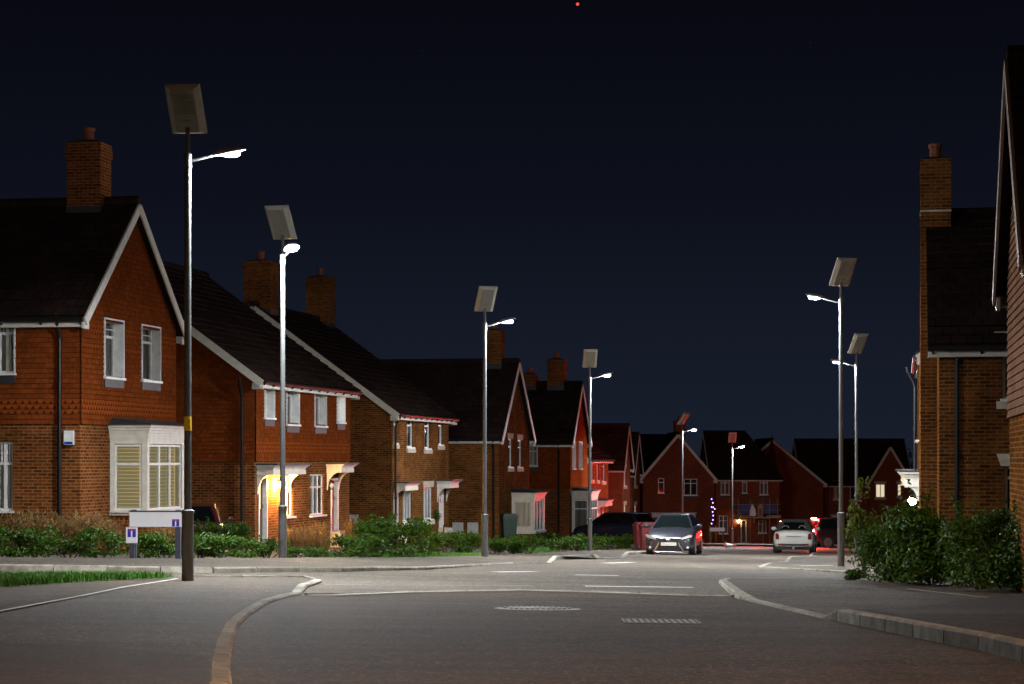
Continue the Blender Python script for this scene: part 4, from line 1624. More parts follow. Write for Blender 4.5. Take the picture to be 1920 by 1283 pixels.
p = gp(290, 1048, .09)
sy = p.y
k = sy / F
X = lambda px: (px - CX) * k
ZZ = lambda py: (HY - py) * k
nm = thing('street_name_sign', 'wide blank white street name board on two dark posts in front of the bay window', 'street sign', (X(290), sy, p.z))
for px in (250, 333):
    m = MB()
    m.box(ID, X(px) - .05, X(px) + .05, sy + .02, sy + .10, p.z - .2, ZZ(960))
    m.tube([(X(px) - .05, sy + .06, ZZ(960)), (X(px) + .05, sy + .06, ZZ(960))], .04, 8)
    m.build('post', 'sign_post', nm)
m = MB()
m.box(ID, X(243), X(344), sy - .012, sy + .02, ZZ(988), ZZ(960.5))
board = m.build('board', 'sign_white', nm, bevel=.004)
m = MB()
m.box(ID, X(242), X(345), sy - .016, sy + .022, ZZ(960.4), ZZ(957.6))
m.build('frame', 'sign_post', nm)
tsign(board, lambda a, b, c: Vector((X(329.5) + a, sy - .0125 - b, ZZ(980.5) + c)), 13.5 * k)
p2 = gp(247, 1047.5, .09)
sy2 = p2.y - .25
bo = thing('bollard_sign', 'small white no-through-road sign on a short grey post', 'street sign', (p2.x, sy2, p2.z))
m = MB()
k2 = sy2 / F
X2 = lambda px: (px - CX) * k2
Z2 = lambda py: (HY - py) * k2
m.box(ID, X2(242.5), X2(252), sy2 + .0, sy2 + .09, p2.z - .2, Z2(1000))
m.build('post', 'sign_post', bo, bevel=.006)
m = MB()
m.box(ID, X2(236.5), X2(258), sy2 - .02, sy2 - .002, Z2(1018.5), Z2(989))
bd = m.build('board', 'sign_white', bo, bevel=.004)
tsign(bd, lambda a, b, c: Vector((X2(247.3) + a, sy2 - .0205 - b, Z2(999.5) + c)), 15.5 * k2)

p = gp(1345, 1016.5, .1)
k = p.y / F
fs = thing('street_name_sign', 'small distant pale street name board on posts near the staked young tree', 'street sign', p)
m = MB()
m.box(ID, (1331 - CX) * k, (1359 - CX) * k, p.y - .03, p.y, (HY - 996.5) * k, (HY - 989.5) * k)
m.build('board', 'sign_white', fs)
for px in (1334, 1356):
    m = MB()
    m.box(ID, (px - CX) * k - .04, (px - CX) * k + .04, p.y + .001, p.y + .07, p.z - .2, (HY - 990) * k)
    m.build('post', 'sign_post', fs)

# ------------------------------------------------------------------ bins
def bin_(name, label, px, py, Y, w, d, h, mat, group=None, rz=0.0):
    x = (px - CX) / F * Y
    z = (HY - py) / F * Y
    b = thing(name, label, 'wheelie bin', (x, Y, z), group, local=True)
    m = MB()
    prof = [(.0, .78), (.05, .82), (h * .80, 1.0), (h * .86, 1.0)]
    for (z0, f0), (z1, f1) in zip(prof[:-1], prof[1:]):
        q = lambda zz, f: [Vector((sx * w / 2 * f, sy_ * d / 2 * f, zz)) for sx, sy_ in ((-1, -1), (1, -1), (1, 1), (-1, 1))]
        a, c = q(z0, f0), q(z1, f1)
        for i in range(4):
            m.face([a[i], a[(i + 1) % 4], c[(i + 1) % 4], c[i]])
    m.face([Vector((sx * w / 2 * .78, sy_ * d / 2 * .78, 0)) for sx, sy_ in ((-1, -1), (1, -1), (1, 1), (-1, 1))])
    m.box(ID, -w / 2 - .02, w / 2 + .02, -d / 2 - .03, d / 2 + .02, h * .86, h * .90)
    m.build('body', mat, b, bevel=.012)
    m = MB()
    m.box(ID, -w / 2 - .01, w / 2 + .01, -d / 2 - .05, d / 2 + .04, h * .90, h * .94)
    m.box(ID, -w / 2 + .05, w / 2 - .05, -d / 2 + .02, d / 2 - .05, h * .94, h)
    m.build('lid', mat, b, bevel=.012)
    m = MB()
    m.tube([(-w / 2 + .04, d / 2 + .07, h * .88), (w / 2 - .04, d / 2 + .07, h * .88)], .018, 8)
    m.build('handle', mat, b)
    for s in (-1, 1):
        m = MB()
        m.tube([(s * w / 2 - .03, d / 2 - .02, .09), (s * w / 2 + .03, d / 2 - .02, .09)], .10, 14)
        m.build('wheel', 'tyre', b)
    b.rotation_euler.z = rz
    return b


bin_('wheelie_bin', 'dark green wheelie bin beside the white porch bay', 954, 1012, 88.5, .60, .72, 1.08, 'bin_green', rz=.2)
bin_('wheelie_bin', 'dark red wheelie bin, left of the two beside the grey car', 1204, 1032, 81.5, .58, .72, 1.07, 'bin_red', 'red bins by the grey car', .15)
bin_('wheelie_bin', 'dark red wheelie bin tucked against the front wing of the grey car', 1215, 1033, 80.2, .58, .72, 1.07, 'bin_red', 'red bins by the grey car', .1)

# ------------------------------------------------------------------ scaffold, young tree, cone
Ys = 161.5
ks = Ys / F
SX = lambda px: (px - CX) * ks
SZ = lambda py: (HY - py) * ks
zg = G(SX(1410), Ys)
sf = thing('scaffold', 'low scaffold with blue sheeting and board deck over the far porches', 'scaffold', (SX(1415), Ys, zg))
for i, px in enumerate((1384, 1407, 1431, 1443, 1458)):
    m = MB()
    m.tube([(SX(px), Ys, zg - .1), (SX(px), Ys, SZ(935))], .028, 8)
    m.build('upright', 'scaffold_tube', sf)
m = MB()
for py in (946, 957, 973):
    m.tube([(SX(1376), Ys - .03, SZ(py)), (SX(1464), Ys - .03, SZ(py))], .025, 8)
m.build('rail', 'scaffold_tube', sf)
m = MB()
m.box(ID, SX(1375), SX(1462), Ys - .5, Ys + .6, SZ(971.5), SZ(969.5))
m.box(ID, SX(1436), SX(1463), Ys - .56, Ys - .51, SZ(971.5), SZ(966))
m.build('deck', 'board', sf)
for a, b in ((1386, 1409), (1433, 1456)):
    m = MB()
    m.box(ID, SX(a), SX(b), Ys + .1, Ys + .16, SZ(963), SZ(946))
    m.build('blue_sheet', 'tarp_blue', sf)
m = MB()
m.face([(SX(1405), Ys - .2, SZ(967)), (SX(1417), Ys - .2, SZ(967)), (SX(1416), Ys - .2, SZ(955)), (SX(1410), Ys - .2, SZ(945)), (SX(1406), Ys - .2, SZ(957))])
m.face([(SX(1405), Ys + .2, SZ(967)), (SX(1417), Ys + .2, SZ(967)), (SX(1416), Ys + .2, SZ(955)), (SX(1410), Ys + .2, SZ(945)), (SX(1406), Ys + .2, SZ(957))])
for a, b in (((1405, 967), (1406, 957)), ((1406, 957), (1410, 945)), ((1410, 945), (1416, 955)), ((1416, 955), (1417, 967))):
    m.face([(SX(a[0]), Ys - .2, SZ(a[1])), (SX(b[0]), Ys - .2, SZ(b[1])), (SX(b[0]), Ys + .2, SZ(b[1])), (SX(a[0]), Ys + .2, SZ(a[1]))])
m.build('pale_bag', 'sign_white', sf)
cu = thing('wooden_cupola', 'small yellow timber gable piece standing on the scaffold deck', 'timber piece', (SX(1424), Ys - .2, SZ(969.4)))
m = MB()
m.box(ID, SX(1420), SX(1429), Ys - .4, Ys - .05, SZ(969.4), SZ(951))
m.build('case', 'timber', cu)
m = MB()
xm = SX(1424.5)
for y0, y1 in ((Ys - .45, Ys),):
    m.face([(SX(1417.5), y0, SZ(951.5)), (xm, y0, SZ(944)), (xm, y1, SZ(944)), (SX(1417.5), y1, SZ(951.5))])
    m.face([(SX(1431.5), y0, SZ(951.5)), (xm, y0, SZ(944)), (xm, y1, SZ(944)), (SX(1431.5), y1, SZ(951.5))])
    m.face([(SX(1417.5), y0, SZ(951.5)), (SX(1431.5), y0, SZ(951.5)), (xm, y0, SZ(944))])
m.build('little_roof', 'board', cu)
m = MB()
m.box(ID, SX(1422), SX(1427), Ys - .42, Ys - .4, SZ(967), SZ(954))
m.build('dark_opening', 'door_dark', cu)

pt = gp(1335, 1016, .1)
yt = pt.y
kt = yt / F
TX = lambda px: (px - CX) * kt
TZ = lambda py: (HY - py) * kt
tr = thing('young_tree', 'slender leafless young tree wound with purple fairy lights', 'tree', pt)
m = MB()
m.tube([(TX(1335), yt, pt.z - .1), (TX(1336), yt, TZ(960)), (TX(1334), yt, TZ(932))], [.05, .035, .015], 8)
m.build('trunk', 'stem', tr)
m = MB()
for i in range(16):
    z = TZ(random.uniform(925, 975))
    a = random.uniform(0, 2 * PI)
    l = random.uniform(.3, .8)
    m.tube([(TX(1335), yt, z), (TX(1335) + math.cos(a) * l * .5, yt + math.sin(a) * l * .5, z + l * .5), (TX(1335) + math.cos(a) * l * .8, yt + math.sin(a) * l * .8, z + l)], [.014, .009, .004], 5)
m.build('branch', 'stem', tr)
m = MB()
path = []
for (px, py) in ((1334, 936), (1336.5, 943), (1334, 951), (1337, 951.5), (1340, 954.5), (1336, 960), (1337, 967), (1336.5, 975), (1334, 982)):
    m.sphere((TX(px), yt - .1, TZ(py)), .045, 8, 5)
    path.append(Vector((TX(px), yt - .08, TZ(py))))
tag(m.build('fairy_lights', 'fairy'), 'string of purple fairy lights hung on the young tree', 'fairy lights')
for px, lab in ((1330.5, 'left timber stake'), (1341.5, 'right timber stake')):
    m = MB()
    m.box(ID, TX(px) - .045, TX(px) + .045, yt - .25, yt - .16, pt.z - .2, TZ(986))
    tag(m.build('tree_stake', 'timber', bevel=.006), lab + ' supporting the fairy-lit young tree', 'tree stake', 'pale timber tree stakes')

pc = gp(1370, 1028, 0)
cn = thing('traffic_cone', 'small red and white cone lying on the road before the far kerb', 'traffic cone', pc + Vector((-.25, 0, .14)), local=True)
m = MB()
m.tube([(0, 0, 0), (.18, 0, 0), (.36, 0, 0)], [.135, .095, .06], 14)
m.build('white_sleeve', 'sign_white', cn)
m = MB()
m.tube([(.36, 0, 0), (.58, 0, 0)], [.06, .025], 14)
m.box(ID, -.03, 0, -.16, .16, -.14, .18)
m.build('body', 'cone_orange', cn)
# ------------------------------------------------------------------ cars (local: front = +y)
def ring_pts(w, zb, zt):
    half = [(0, zb), (.78 * w, zb), (.95 * w, zb + .07), (w, zb + .34 * (zt - zb)), (w * .985, zt - .17), (w * .93, zt - .05), (w * .72, zt + .005), (.36 * w, zt + .025), (0, zt + .03)]
    return half + [(-x, z) for x, z in reversed(half[1:-1])]


def loft(mb, stations, mats=None):
    rings = [[Vector((x, y, z)) for x, z in ring_pts(w, zb, zt)] for y, w, zb, zt in stations]
    n = len(rings[0])
    for a, b in zip(rings[:-1], rings[1:]):
        for k in range(n):
            mb.face([a[k], a[(k + 1) % n], b[(k + 1) % n], b[k]], None, 0, True)
    for r in (rings[0], rings[-1]):
        mb.face(r, None, 0, True)


def quadpanel(mb, a, b, c, d, off, inset=.06, m=0):
    """panel set just proud of the quad a b c d (outward normal assumed right-handed)"""
    a, b, c, d = map(Vector, (a, b, c, d))
    n = (b - a).cross(d - a).normalized()
    ce = (a + b + c + d) / 4
    if n.dot(ce - Vector((0, ce.y * .6, .7))) < 0:
        n = -n
    q = [p.lerp(ce, inset) + n * off for p in (a, b, c, d)]
    mb.face(q, None, m)


def make_car(name, label, group, loc, heading, body, gh, pmat, top_mat=None, wheel_r=.31, wheels=(-1.3, 1.3), track=.76, lit=False, detail=None, plate=True):
    c = thing(name, label, 'car', loc, group, local=True)
    m = MB()
    loft(m, body)
    bo = m.build('body', pmat, c, weld=True, sub=1)
    yf, yr = body[-1][0], body[0][0]
    # greenhouse
    rb, fb, rr, fr, wb, wt, zb, zr = gh
    base = [(-wb, rb, zb), (wb, rb, zb), (wb * .97, fb, zb - .03), (-wb * .97, fb, zb - .03)]
    top = [(-wt, rr, zr - .05), (wt, rr, zr - .05), (wt, fr, zr - .02), (-wt, fr, zr - .02)]
    midr = [(-wt * .98, (rr + fr) / 2, zr), (wt * .98, (rr + fr) / 2, zr)]
    m = MB()
    for i, j in ((0, 1), (1, 2), (2, 3), (3, 0)):
        m.face([base[i], base[j], top[j], top[i]])
    m.face([top[0], top[1], midr[1], midr[0]])
    m.face([midr[0], midr[1], top[2], top[3]])
    m.face([top[1], top[2], midr[1]])
    m.face([top[3], top[0], midr[0]])
    m.build('cabin', top_mat or pmat, c, weld=True, bevel=.06)
    for nm, q, ins in (('windscreen', (base[2], base[3], top[3], top[2]), .09), ('rear_window', (base[0], base[1], top[1], top[0]), .16 if not top_mat else .30)):
        m = MB()
        quadpanel(m, *q, .012, ins)
        m.build(nm, 'car_glass', c)
    for s in (-1, 1):
        m = MB()
        B = base[1:3] if s > 0 else (base[0], base[3])
        T = top[1:3] if s > 0 else (top[0], top[3])
        quadpanel(m, B[0], B[1], T[1], T[0], .012, .12)
        m.build('side_window', 'car_glass', c)
        m = MB()
        m.sphere((s * (wb + .16), fb - .45, zb + .06), 1, 10, 6, 0, (.11, .05, .075))
        m.beam((s * (wb - .02), fb - .43, zb + .03), (s * (wb + .1), fb - .45, zb + .04), Z, .03, .03)
        m.build('mirror', pmat, c)
        for y in wheels:
            t = MB()
            x0, x1 = s * (track - .10), s * (track + .095)
            t.tube([(x0, y, wheel_r), (x0 + s * .02, y, wheel_r), (x1 - s * .03, y, wheel_r), (x1, y, wheel_r)], [wheel_r - .02, wheel_r, wheel_r, wheel_r - .03], 24)
            # dark arch behind the tyre
            t.tube([(s * (track - .12), y, wheel_r + .02), (s * (track + .085), y, wheel_r + .02)], wheel_r + .055, 24)
            w = t.build('wheel', 'tyre', c)
            r = MB()
            r.tube([(x1 - s * .01, y, wheel_r), (x1 + s * .006, y, wheel_r)], [wheel_r - .09, wheel_r - .10], 20)
            for k in range(5):
                a = 2 * PI * k / 5
                r.beam((x1 + s * .01, y, wheel_r), (x1 + s * .01, y + math.cos(a) * (wheel_r - .1), wheel_r + math.sin(a) * (wheel_r - .1)), (1, 0, 0), .015, .05)
            r.build('rim', 'rim', w)
    c.rotation_euler.z = -math.atan2(heading[0], heading[1])
    c.location = loc
    return c


def strip(c, name, mat, pts, y, th=.012):
    """flat polygon (x,z) on the nose or tail, given thickness along y"""
    m = MB()
    P = [Vector((x, y(x) if callable(y) else y, z)) for x, z in pts]
    Q = [p + Vector((0, th, 0)) for p in P]
    m.face(P)
    m.face(list(reversed(Q)))
    for i in range(len(P)):
        j = (i + 1) % len(P)
        m.face([P[i], P[j], Q[j], Q[i]])
    return m.build(name, mat, c)


def mir(pts):
    return [(-x, z) for x, z in reversed(pts)]


# grey hatchback facing the camera
def carloc(px, py, Y):
    x = (px - CX) / F * Y
    return Vector((x, Y, G(x, Y)))


hd = Vector((.17, .985, 0))
body = [(-2.17, .66, .34, .88), (-2.10, .78, .28, 1.00), (-1.85, .855, .22, 1.04), (-1.2, .88, .2, 1.03), (-.3, .882, .2, 1.01), (.6, .882, .2, 1.00), (1.0, .880, .2, .99), (1.4, .875, .2, .935), (1.75, .86, .2, .855), (1.98, .82, .2, .765), (2.10, .76, .20, .69), (2.16, .68, .22, .62)]
gc = make_car('grey_car', 'metallic grey hatchback parked facing the viewer with chrome spindle grille', None, carloc(1265, 1040, 76.6), (-.17, -.985),
              body, (-1.95, 1.05, -1.45, .10, .78, .52, .99, 1.445), 'paint_grey', None, .32, (-1.33, 1.27), .765)
yn = 2.17
nose = lambda x: yn + .035 - .40 * max(0, abs(x) - .32) ** 1.6
strip(gc, 'upper_grille', 'car_trim', [(-.40, .66), (.40, .66), (.33, .55), (-.33, .55)], nose, .02)
strip(gc, 'grille_trim', 'chrome', [(-.42, .685), (.42, .685), (.40, .662), (-.40, .662)], nose, .03)
strip(gc, 'lower_grille', 'car_trim', [(-.30, .40), (.30, .40), (.46, .20), (-.46, .20)], nose, .02)
strip(gc, 'number_plate', 'plate', [(-.27, .52), (.27, .52), (.27, .40), (-.27, .40)], nose(0) + .03, .015)
strip(gc, 'grille_trim', 'chrome', [(-.47, .197), (.47, .197), (.46, .183), (-.46, .183)], nose, .03)
m = MB()
m.sphere((0, nose(0) + .03, .605), 1, 14, 8, 0, (.095, .02, .065))
m.build('badge', 'chrome', gc)
for s in (-1, 1):
    f = (lambda P: P if s > 0 else mir(P))
    strip(gc, 'grille_trim', 'chrome', f([(.33, .52), (.37, .52), (.40, .42), (.56, .20), (.51, .19), (.355, .41)]), nose, .03)
    strip(gc, 'headlight', 'headlamp', f([(.44, .60), (.80, .70), (.82, .77), (.70, .775), (.46, .68)]), lambda x: nose(x) - .02, .05)
    strip(gc, 'indicator', 'amber', f([(.72, .735), (.80, .745), (.81, .765), (.72, .765)]), lambda x: nose(x) + .032, .01)
    m = MB()
    m.tube([(s * .66, nose(.66) - .03, .34), (s * .66, nose(.66) + .025, .34)], .045, 12)
    m.build('fog_light', 'headlamp', gc)
    strip(gc, 'tail_lamp', 'taillamp', f([(.45, .78), (.70, .80), (.72, .95), (.5, .95)]), -2.20, .06)

# white convertible seen from behind
body = [(-1.86, .66, .36, .86), (-1.80, .77, .30, .94), (-1.6, .825, .22, .97), (-1.0, .842, .2, .955), (0, .842, .2, .94), (.8, .842, .2, .93), (1.3, .83, .2, .86), (1.65, .80, .2, .78), (1.82, .70, .22, .66)]
wc = make_car('white_car', 'white soft-top convertible parked on the right, seen from behind', None, carloc(1491, 1036, 88.2), (.17, .985),
              body, (-1.55, .85, -1.0, .25, .74, .56, .93, 1.40), 'paint_white', 'soft_top', .31, (-1.18, 1.28), .735)
tail = lambda x: -1.885 + .30 * max(0, abs(x) - .3) ** 1.6
for s in (-1, 1):
    f = (lambda P: P if s > 0 else mir(P))
    strip(wc, 'tail_lamp', 'taillamp', f([(.58, .62), (.72, .62), (.72, .84), (.66, .88), (.58, .82)]), lambda x: tail(x) - .02, .06)
    strip(wc, 'reflector', 'taillamp', f([(.36, .38), (.62, .40), (.62, .45), (.36, .45)]), lambda x: tail(x) - .035, .05)
    # pale headrest hoops seen through the rear window
strip(wc, 'bumper_grille', 'car_trim', [(-.36, .39), (.36, .39), (.36, .445), (-.36, .445)], lambda x: tail(x) - .025, .04)
strip(wc, 'lower_valance', 'car_trim', [(-.66, .20), (.66, .20), (.62, .345), (.2, .33), (-.2, .33), (-.62, .345)], lambda x: tail(x) - .03, .05)
strip(wc, 'boot_handle', 'car_trim', [(-.30, .735), (.30, .735), (.30, .75), (-.30, .75)], lambda x: tail(x) - .022, .03)
m = MB()
m.tube([(0, -1.97, .27), (0, -1.80, .27)], .06, 14)
m.build('exhaust', 'chrome', wc)
for s in (-1, 1):
    m = MB()
    pts = [(s * .33 + .13 * math.cos(PI * i / 8), -1.42, 1.06 + .11 * math.sin(PI * i / 8)) for i in range(9)]
    m.tube(pts, .016, 6)
    m.build('roll_hoop', 'chrome', wc)

# the car pulling away: brake lamps lit
body = [(-2.05, .70, .36, .95), (-2.0, .80, .30, 1.03), (-1.7, .86, .22, 1.04), (-.8, .88, .2, 1.02), (.6, .88, .2, .98), (1.2, .875, .2, .93), (1.8, .84, .2, .82), (2.08, .70, .22, .68)]
bc = make_car('braking_car', 'dark car driving away behind the shrubs with red brake lamps lit', None, carloc(1583, 1028, 122.0), (.96, .28),
              body, (-1.95, 1.1, -1.6, .2, .80, .62, .98, 1.55), 'paint_dark', None, .33, (-1.3, 1.32), .765)
for s in (-1, 1):
    f = (lambda P: P if s > 0 else mir(P))
    strip(bc, 'brake_lamp', 'tail_lit', f([(.48, .82), (.74, .84), (.74, 1.0), (.52, 1.0)]), -2.10, .05)
strip(bc, 'brake_lamp', 'tail_lit', [(-.26, 1.50), (.26, 1.50), (.26, 1.53), (-.26, 1.53)], -1.70, .04)
bc.scale = (1.12, 1.12, 1.12)
strip(bc, 'number_plate', 'plate', [(-.26, .66), (.26, .66), (.26, .77), (-.26, .77)], -2.09, .03)

# navy car on the drive
body2 = [(-1.95, .70, .36, .92), (-1.9, .80, .30, 1.0), (-1.6, .85, .22, 1.01), (-.8, .87, .2, .99), (.6, .87, .2, .95), (1.2, .865, .2, .9), (1.7, .83, .2, .8), (1.95, .70, .22, .66)]
nc = make_car('navy_car', 'dark navy hatchback parked on a drive behind the low hedge', None, carloc(1152, 1020, 99.0) + Vector((0, 0, .22)), (-.80, .6),
              body2, (-1.85, 1.0, -1.5, .15, .79, .61, .95, 1.48), 'paint_navy', None, .31, (-1.22, 1.25), .755)
for s in (-1, 1):
    f = (lambda P: P if s > 0 else mir(P))
    strip(nc, 'tail_lamp', 'taillamp', f([(.50, .74), (.72, .76), (.72, .96), (.56, .96)]), -2.0, .06)
strip(nc, 'number_plate', 'plate', [(-.26, .62), (.26, .62), (.26, .73), (-.26, .73)], -1.99, .03)
# maroon car between the first two houses
mc = make_car('maroon_car', 'maroon car half hidden between the first and second left houses', None, Vector(((363 - CX) / F * 57.5, 57.5, -2.62)), (-.1, .99),
              body2, (-1.85, 1.0, -1.5, .15, .79, .61, .95, 1.46), 'paint_maroon', None, .31, (-1.22, 1.25), .755)
for s in (-1, 1):
    f = (lambda P: P if s > 0 else mir(P))
    strip(mc, 'tail_lamp', 'taillamp', f([(.48, .74), (.72, .76), (.72, .96), (.52, .96)]), -2.0, .06)
strip(mc, 'number_plate', 'amber', [(-.26, .62), (.26, .62), (.26, .73), (-.26, .73)], -1.99, .03)

# ------------------------------------------------------------------ planting
def leaf_cloud(mb, n, rx, ry, rz, size, zc, lumps=7, up=.35, seed=0, low=.0, shoots=0):
    rnd = random.Random(seed)
    L = [(Vector((rnd.uniform(-.62, .62) * rx, rnd.uniform(-.62, .62) * ry, zc + rnd.uniform(-.55, .62) * rz)), rnd.uniform(.36, .62)) for _ in range(lumps)]
    cnt = 0
    while cnt < n:
        c, f = rnd.choice(L)
        d = Vector((rnd.gauss(0, 1), rnd.gauss(0, 1), rnd.gauss(0, 1))).normalized()
        r = f * (rnd.random() ** .45)
        p = c + Vector((d.x * rx * r, d.y * ry * r, d.z * rz * r))
        if p.z < low:
            continue
        leaf(mb, p, (d + Z * up + Vector((rnd.gauss(0, .5), rnd.gauss(0, .5), rnd.gauss(0, .5)))).normalized(), size * rnd.uniform(.6, 1.25), rnd)
        cnt += 1
    for k in range(shoots):
        b = Vector((rnd.uniform(-.5, .5) * rx, rnd.uniform(-.5, .5) * ry, zc + rz * .6))
        t = Vector((rnd.gauss(0, .22), rnd.gauss(0, .22), 1)).normalized()
        H = rnd.uniform(.25, .6) * rz
        for i in range(9):
            p = b + t * H * i / 8
            for _ in range(2):
                d = Vector((rnd.gauss(0, 1), rnd.gauss(0, 1), .5)).normalized()
                leaf(mb, p + d * size * .4, (d + Z * .6).normalized(), size * rnd.uniform(.7, 1.1), rnd)


def leaf(mb, p, nrm, s, rnd):
    a = Vector((rnd.gauss(0, 1), rnd.gauss(0, 1), rnd.gauss(0, .6)))
    t = (a - nrm * a.dot(nrm))
    t = t.normalized() if t.length > 1e-4 else Vector((1, 0, 0))
    w = nrm.cross(t)
    f = nrm * s * .10
    A, T = p - t * s * .5, p + t * s * .5
    B, C = p + w * s * .24 + f, p - w * s * .24 + f
    mb.face([A, B, T])
    mb.face([A, T, C])


def stems(mb, rx, ry, h, n, rnd, z0=-.15):
    mb.sphere((0, 0, z0), .05, 8, 4)
    for _ in range(n):
        x, y = rnd.uniform(-.3, .3) * rx, rnd.uniform(-.3, .3) * ry
        mb.tube([(0, 0, z0), (x * 1.6, y * 1.6, h * .4), (x * 2.4, y * 2.4, h * .8)], [.014, .010, .005], 5)


def shrub_proto(seed, n, rx, ry, rz, size, mat, low=.03, shoots=0, lumps=8):
    m = MB()
    leaf_cloud(m, n, rx, ry, rz, size, rz * .75, lumps, seed=seed, low=low, shoots=shoots)
    o = m.build('shrub', mat)
    s = MB()
    stems(s, rx, ry, rz * 1.3, 7, random.Random(seed))
    s.build('stems', 'stem', o)
    return o


LOW = [shrub_proto(20 + i, 1000, .62, .50, .30, .085, 'leaf_low', shoots=2) for i in range(4)]
BIG = [shrub_proto(40 + i, 6200, .95, .85, .70, .085, 'leaf_dark', shoots=5, lumps=11) for i in range(3)]
used = set()
rs = random.Random(5)


def put(protos, px, py, lab, grp, scale=1.0, zs=1.0, dy=0.0, h=.07, mat=None):
    fresh = [p for p in protos if p.name not in used]
    pr = fresh[0] if fresh else rs.choice(protos)
    if fresh:
        used.add(pr.name)
        o = pr
    else:
        o = copy_tree(pr)
    v = gp(px, py, h)
    o.location = Vector((v.x * (v.y + dy) / v.y, v.y + dy, v.z))
    o.rotation_euler = (0, 0, rs.uniform(0, 6.28))
    s = scale * rs.uniform(.9, 1.1)
    o.scale = (s, s, s * zs)
    tag(o, lab, 'shrub', grp)
    return o


g = 'low shrubs along the left pavement'
for px in (-30, 25, 75, 130, 185):
    put(LOW, px, 1046.5, 'low leafy shrub in the planting strip below the nearest house, left of the signs', g, .95, 1.05, .35)
for px in (270, 310):
    put(LOW, px, 1047, 'low leafy shrub between the two sign posts', 'shrubs between the sign posts', .9, 1.0, .45)
for px in (372, 415, 462, 500):
    put(LOW, px, 1047.5, 'low leafy shrub between the nearest lamp post and the lamp by the lit porch', 'shrubs between the two nearest lamps', .95, .95, .35)
for px in (556, 600):
    put(LOW, px, 1047, 'very low leafy shrub below the glowing porch grasses', 'very low shrubs below the porch grasses', .85, .55, .2)
for px in (645, 690):
    put(LOW, px, 1047, 'low leafy shrub between the porch grasses and the tall rounded shrubs', 'shrubs beside the tall rounded shrubs', .95, .95, .35)
put(LOW, 722, 1046, 'taller rounded shrub in front of the third brick house, left of a pair', None, 1.25, 1.35, .4)
put(LOW, 752, 1045.5, 'taller rounded shrub in front of the third brick house, right of a pair', None, 1.3, 1.4, .4)
for px in (800, 838, 872):
    put(LOW, px, 1038, 'dim shrub behind the strip of lawn before the fourth house', 'shrubs behind the lawn strip', 1.2, .95, .6)
for px in (932, 965, 985):
    put(LOW, px, 1040, 'leafy shrub right of the lamp before the white porch bay', 'shrubs before the white porch bay', 1.15, 1.0, .4)
for px in (1022, 1030):
    put(LOW, px, 1028, 'small dark shrub below the white porch bay', 'dark shrubs below the white porch bay', 1.2, .9, .5)
for px in (1052, 1078, 1105, 1132, 1158, 1180):
    put(LOW, px, 1035 - (px - 1052) * .045, 'clipped hedge plant in the row behind the fourth lamp', 'low hedge left of the grey car', 1.15, 1.0, .4)
# tall loose shrubs against the second and third houses
for px, py in ((395, 1040), (440, 1038), (705, 1038)):
    put(LOW, px, py, 'loose dim shrub close to the house wall behind the front row', 'dim shrubs near the house walls', 1.1, 1.25, 2.2)
# right-hand big shrubs
for px, py, sc_, zs, dy, lab in ((1668, 1093, .80, 1.02, .5, 'big laurel shrub at the corner of the right pavement, lime-tinged left end of the row'),
                                 (1752, 1099, 1.0, 1.12, .9, 'big dark shrub with tall shoots in front of the right house corner'),
                                 (1840, 1106, .95, 1.0, .8, 'big dark shrub in front of the black downpipe'),
                                 (1925, 1112, 1.0, 1.0, .8, 'big dark shrub cut by the right edge of the frame')):
    put(BIG, px, py, lab, None, sc_, zs, dy, .05)
m = MB()
leaf_cloud(m, 420, .30, .3, .42, .10, .55, 5, seed=77, low=.1, shoots=3)
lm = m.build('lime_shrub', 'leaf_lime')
s = MB()
stems(s, .3, .3, .8, 5, random.Random(3))
s.build('stems', 'stem', lm)
v = gp(1632, 1089, .05)
lm.location = v + Vector((.05, .9, .25))
lm.scale = (1, 1, 1.35)
tag(lm, 'yellow-green upright shrub catching the light at the left tip of the big shrubs', 'shrub')
m = MB()
leaf_cloud(m, 160, .22, .18, .10, .10, .08, 4, seed=78, low=.01, shoots=0)
wd = m.build('weed', 'leaf_low')
s = MB()
stems(s, .15, .15, .12, 4, random.Random(4), -.02)
s.build('stems', 'stem', wd)
wd.location = gp(1600, 1087, .05)
tag(wd, 'small leafy weed at the pavement edge left of the big shrubs', 'weed')

# topiary ball by the third house
v = Vector(((832 - CX) / F * 83.5, 83.5, -3.6))
tp = thing('topiary_tree', 'small round clipped topiary tree beside the third house door', 'tree', v, local=True)
m = MB()
m.tube([(0, 0, -.3), (0, 0, 1.05)], .025, 6)
m.build('trunk', 'stem', tp)
m = MB()
leaf_cloud(m, 700, .62, .62, .62, .07, 1.25, 1, seed=91, low=.5)
m.build('crown', 'leaf_dark', tp)

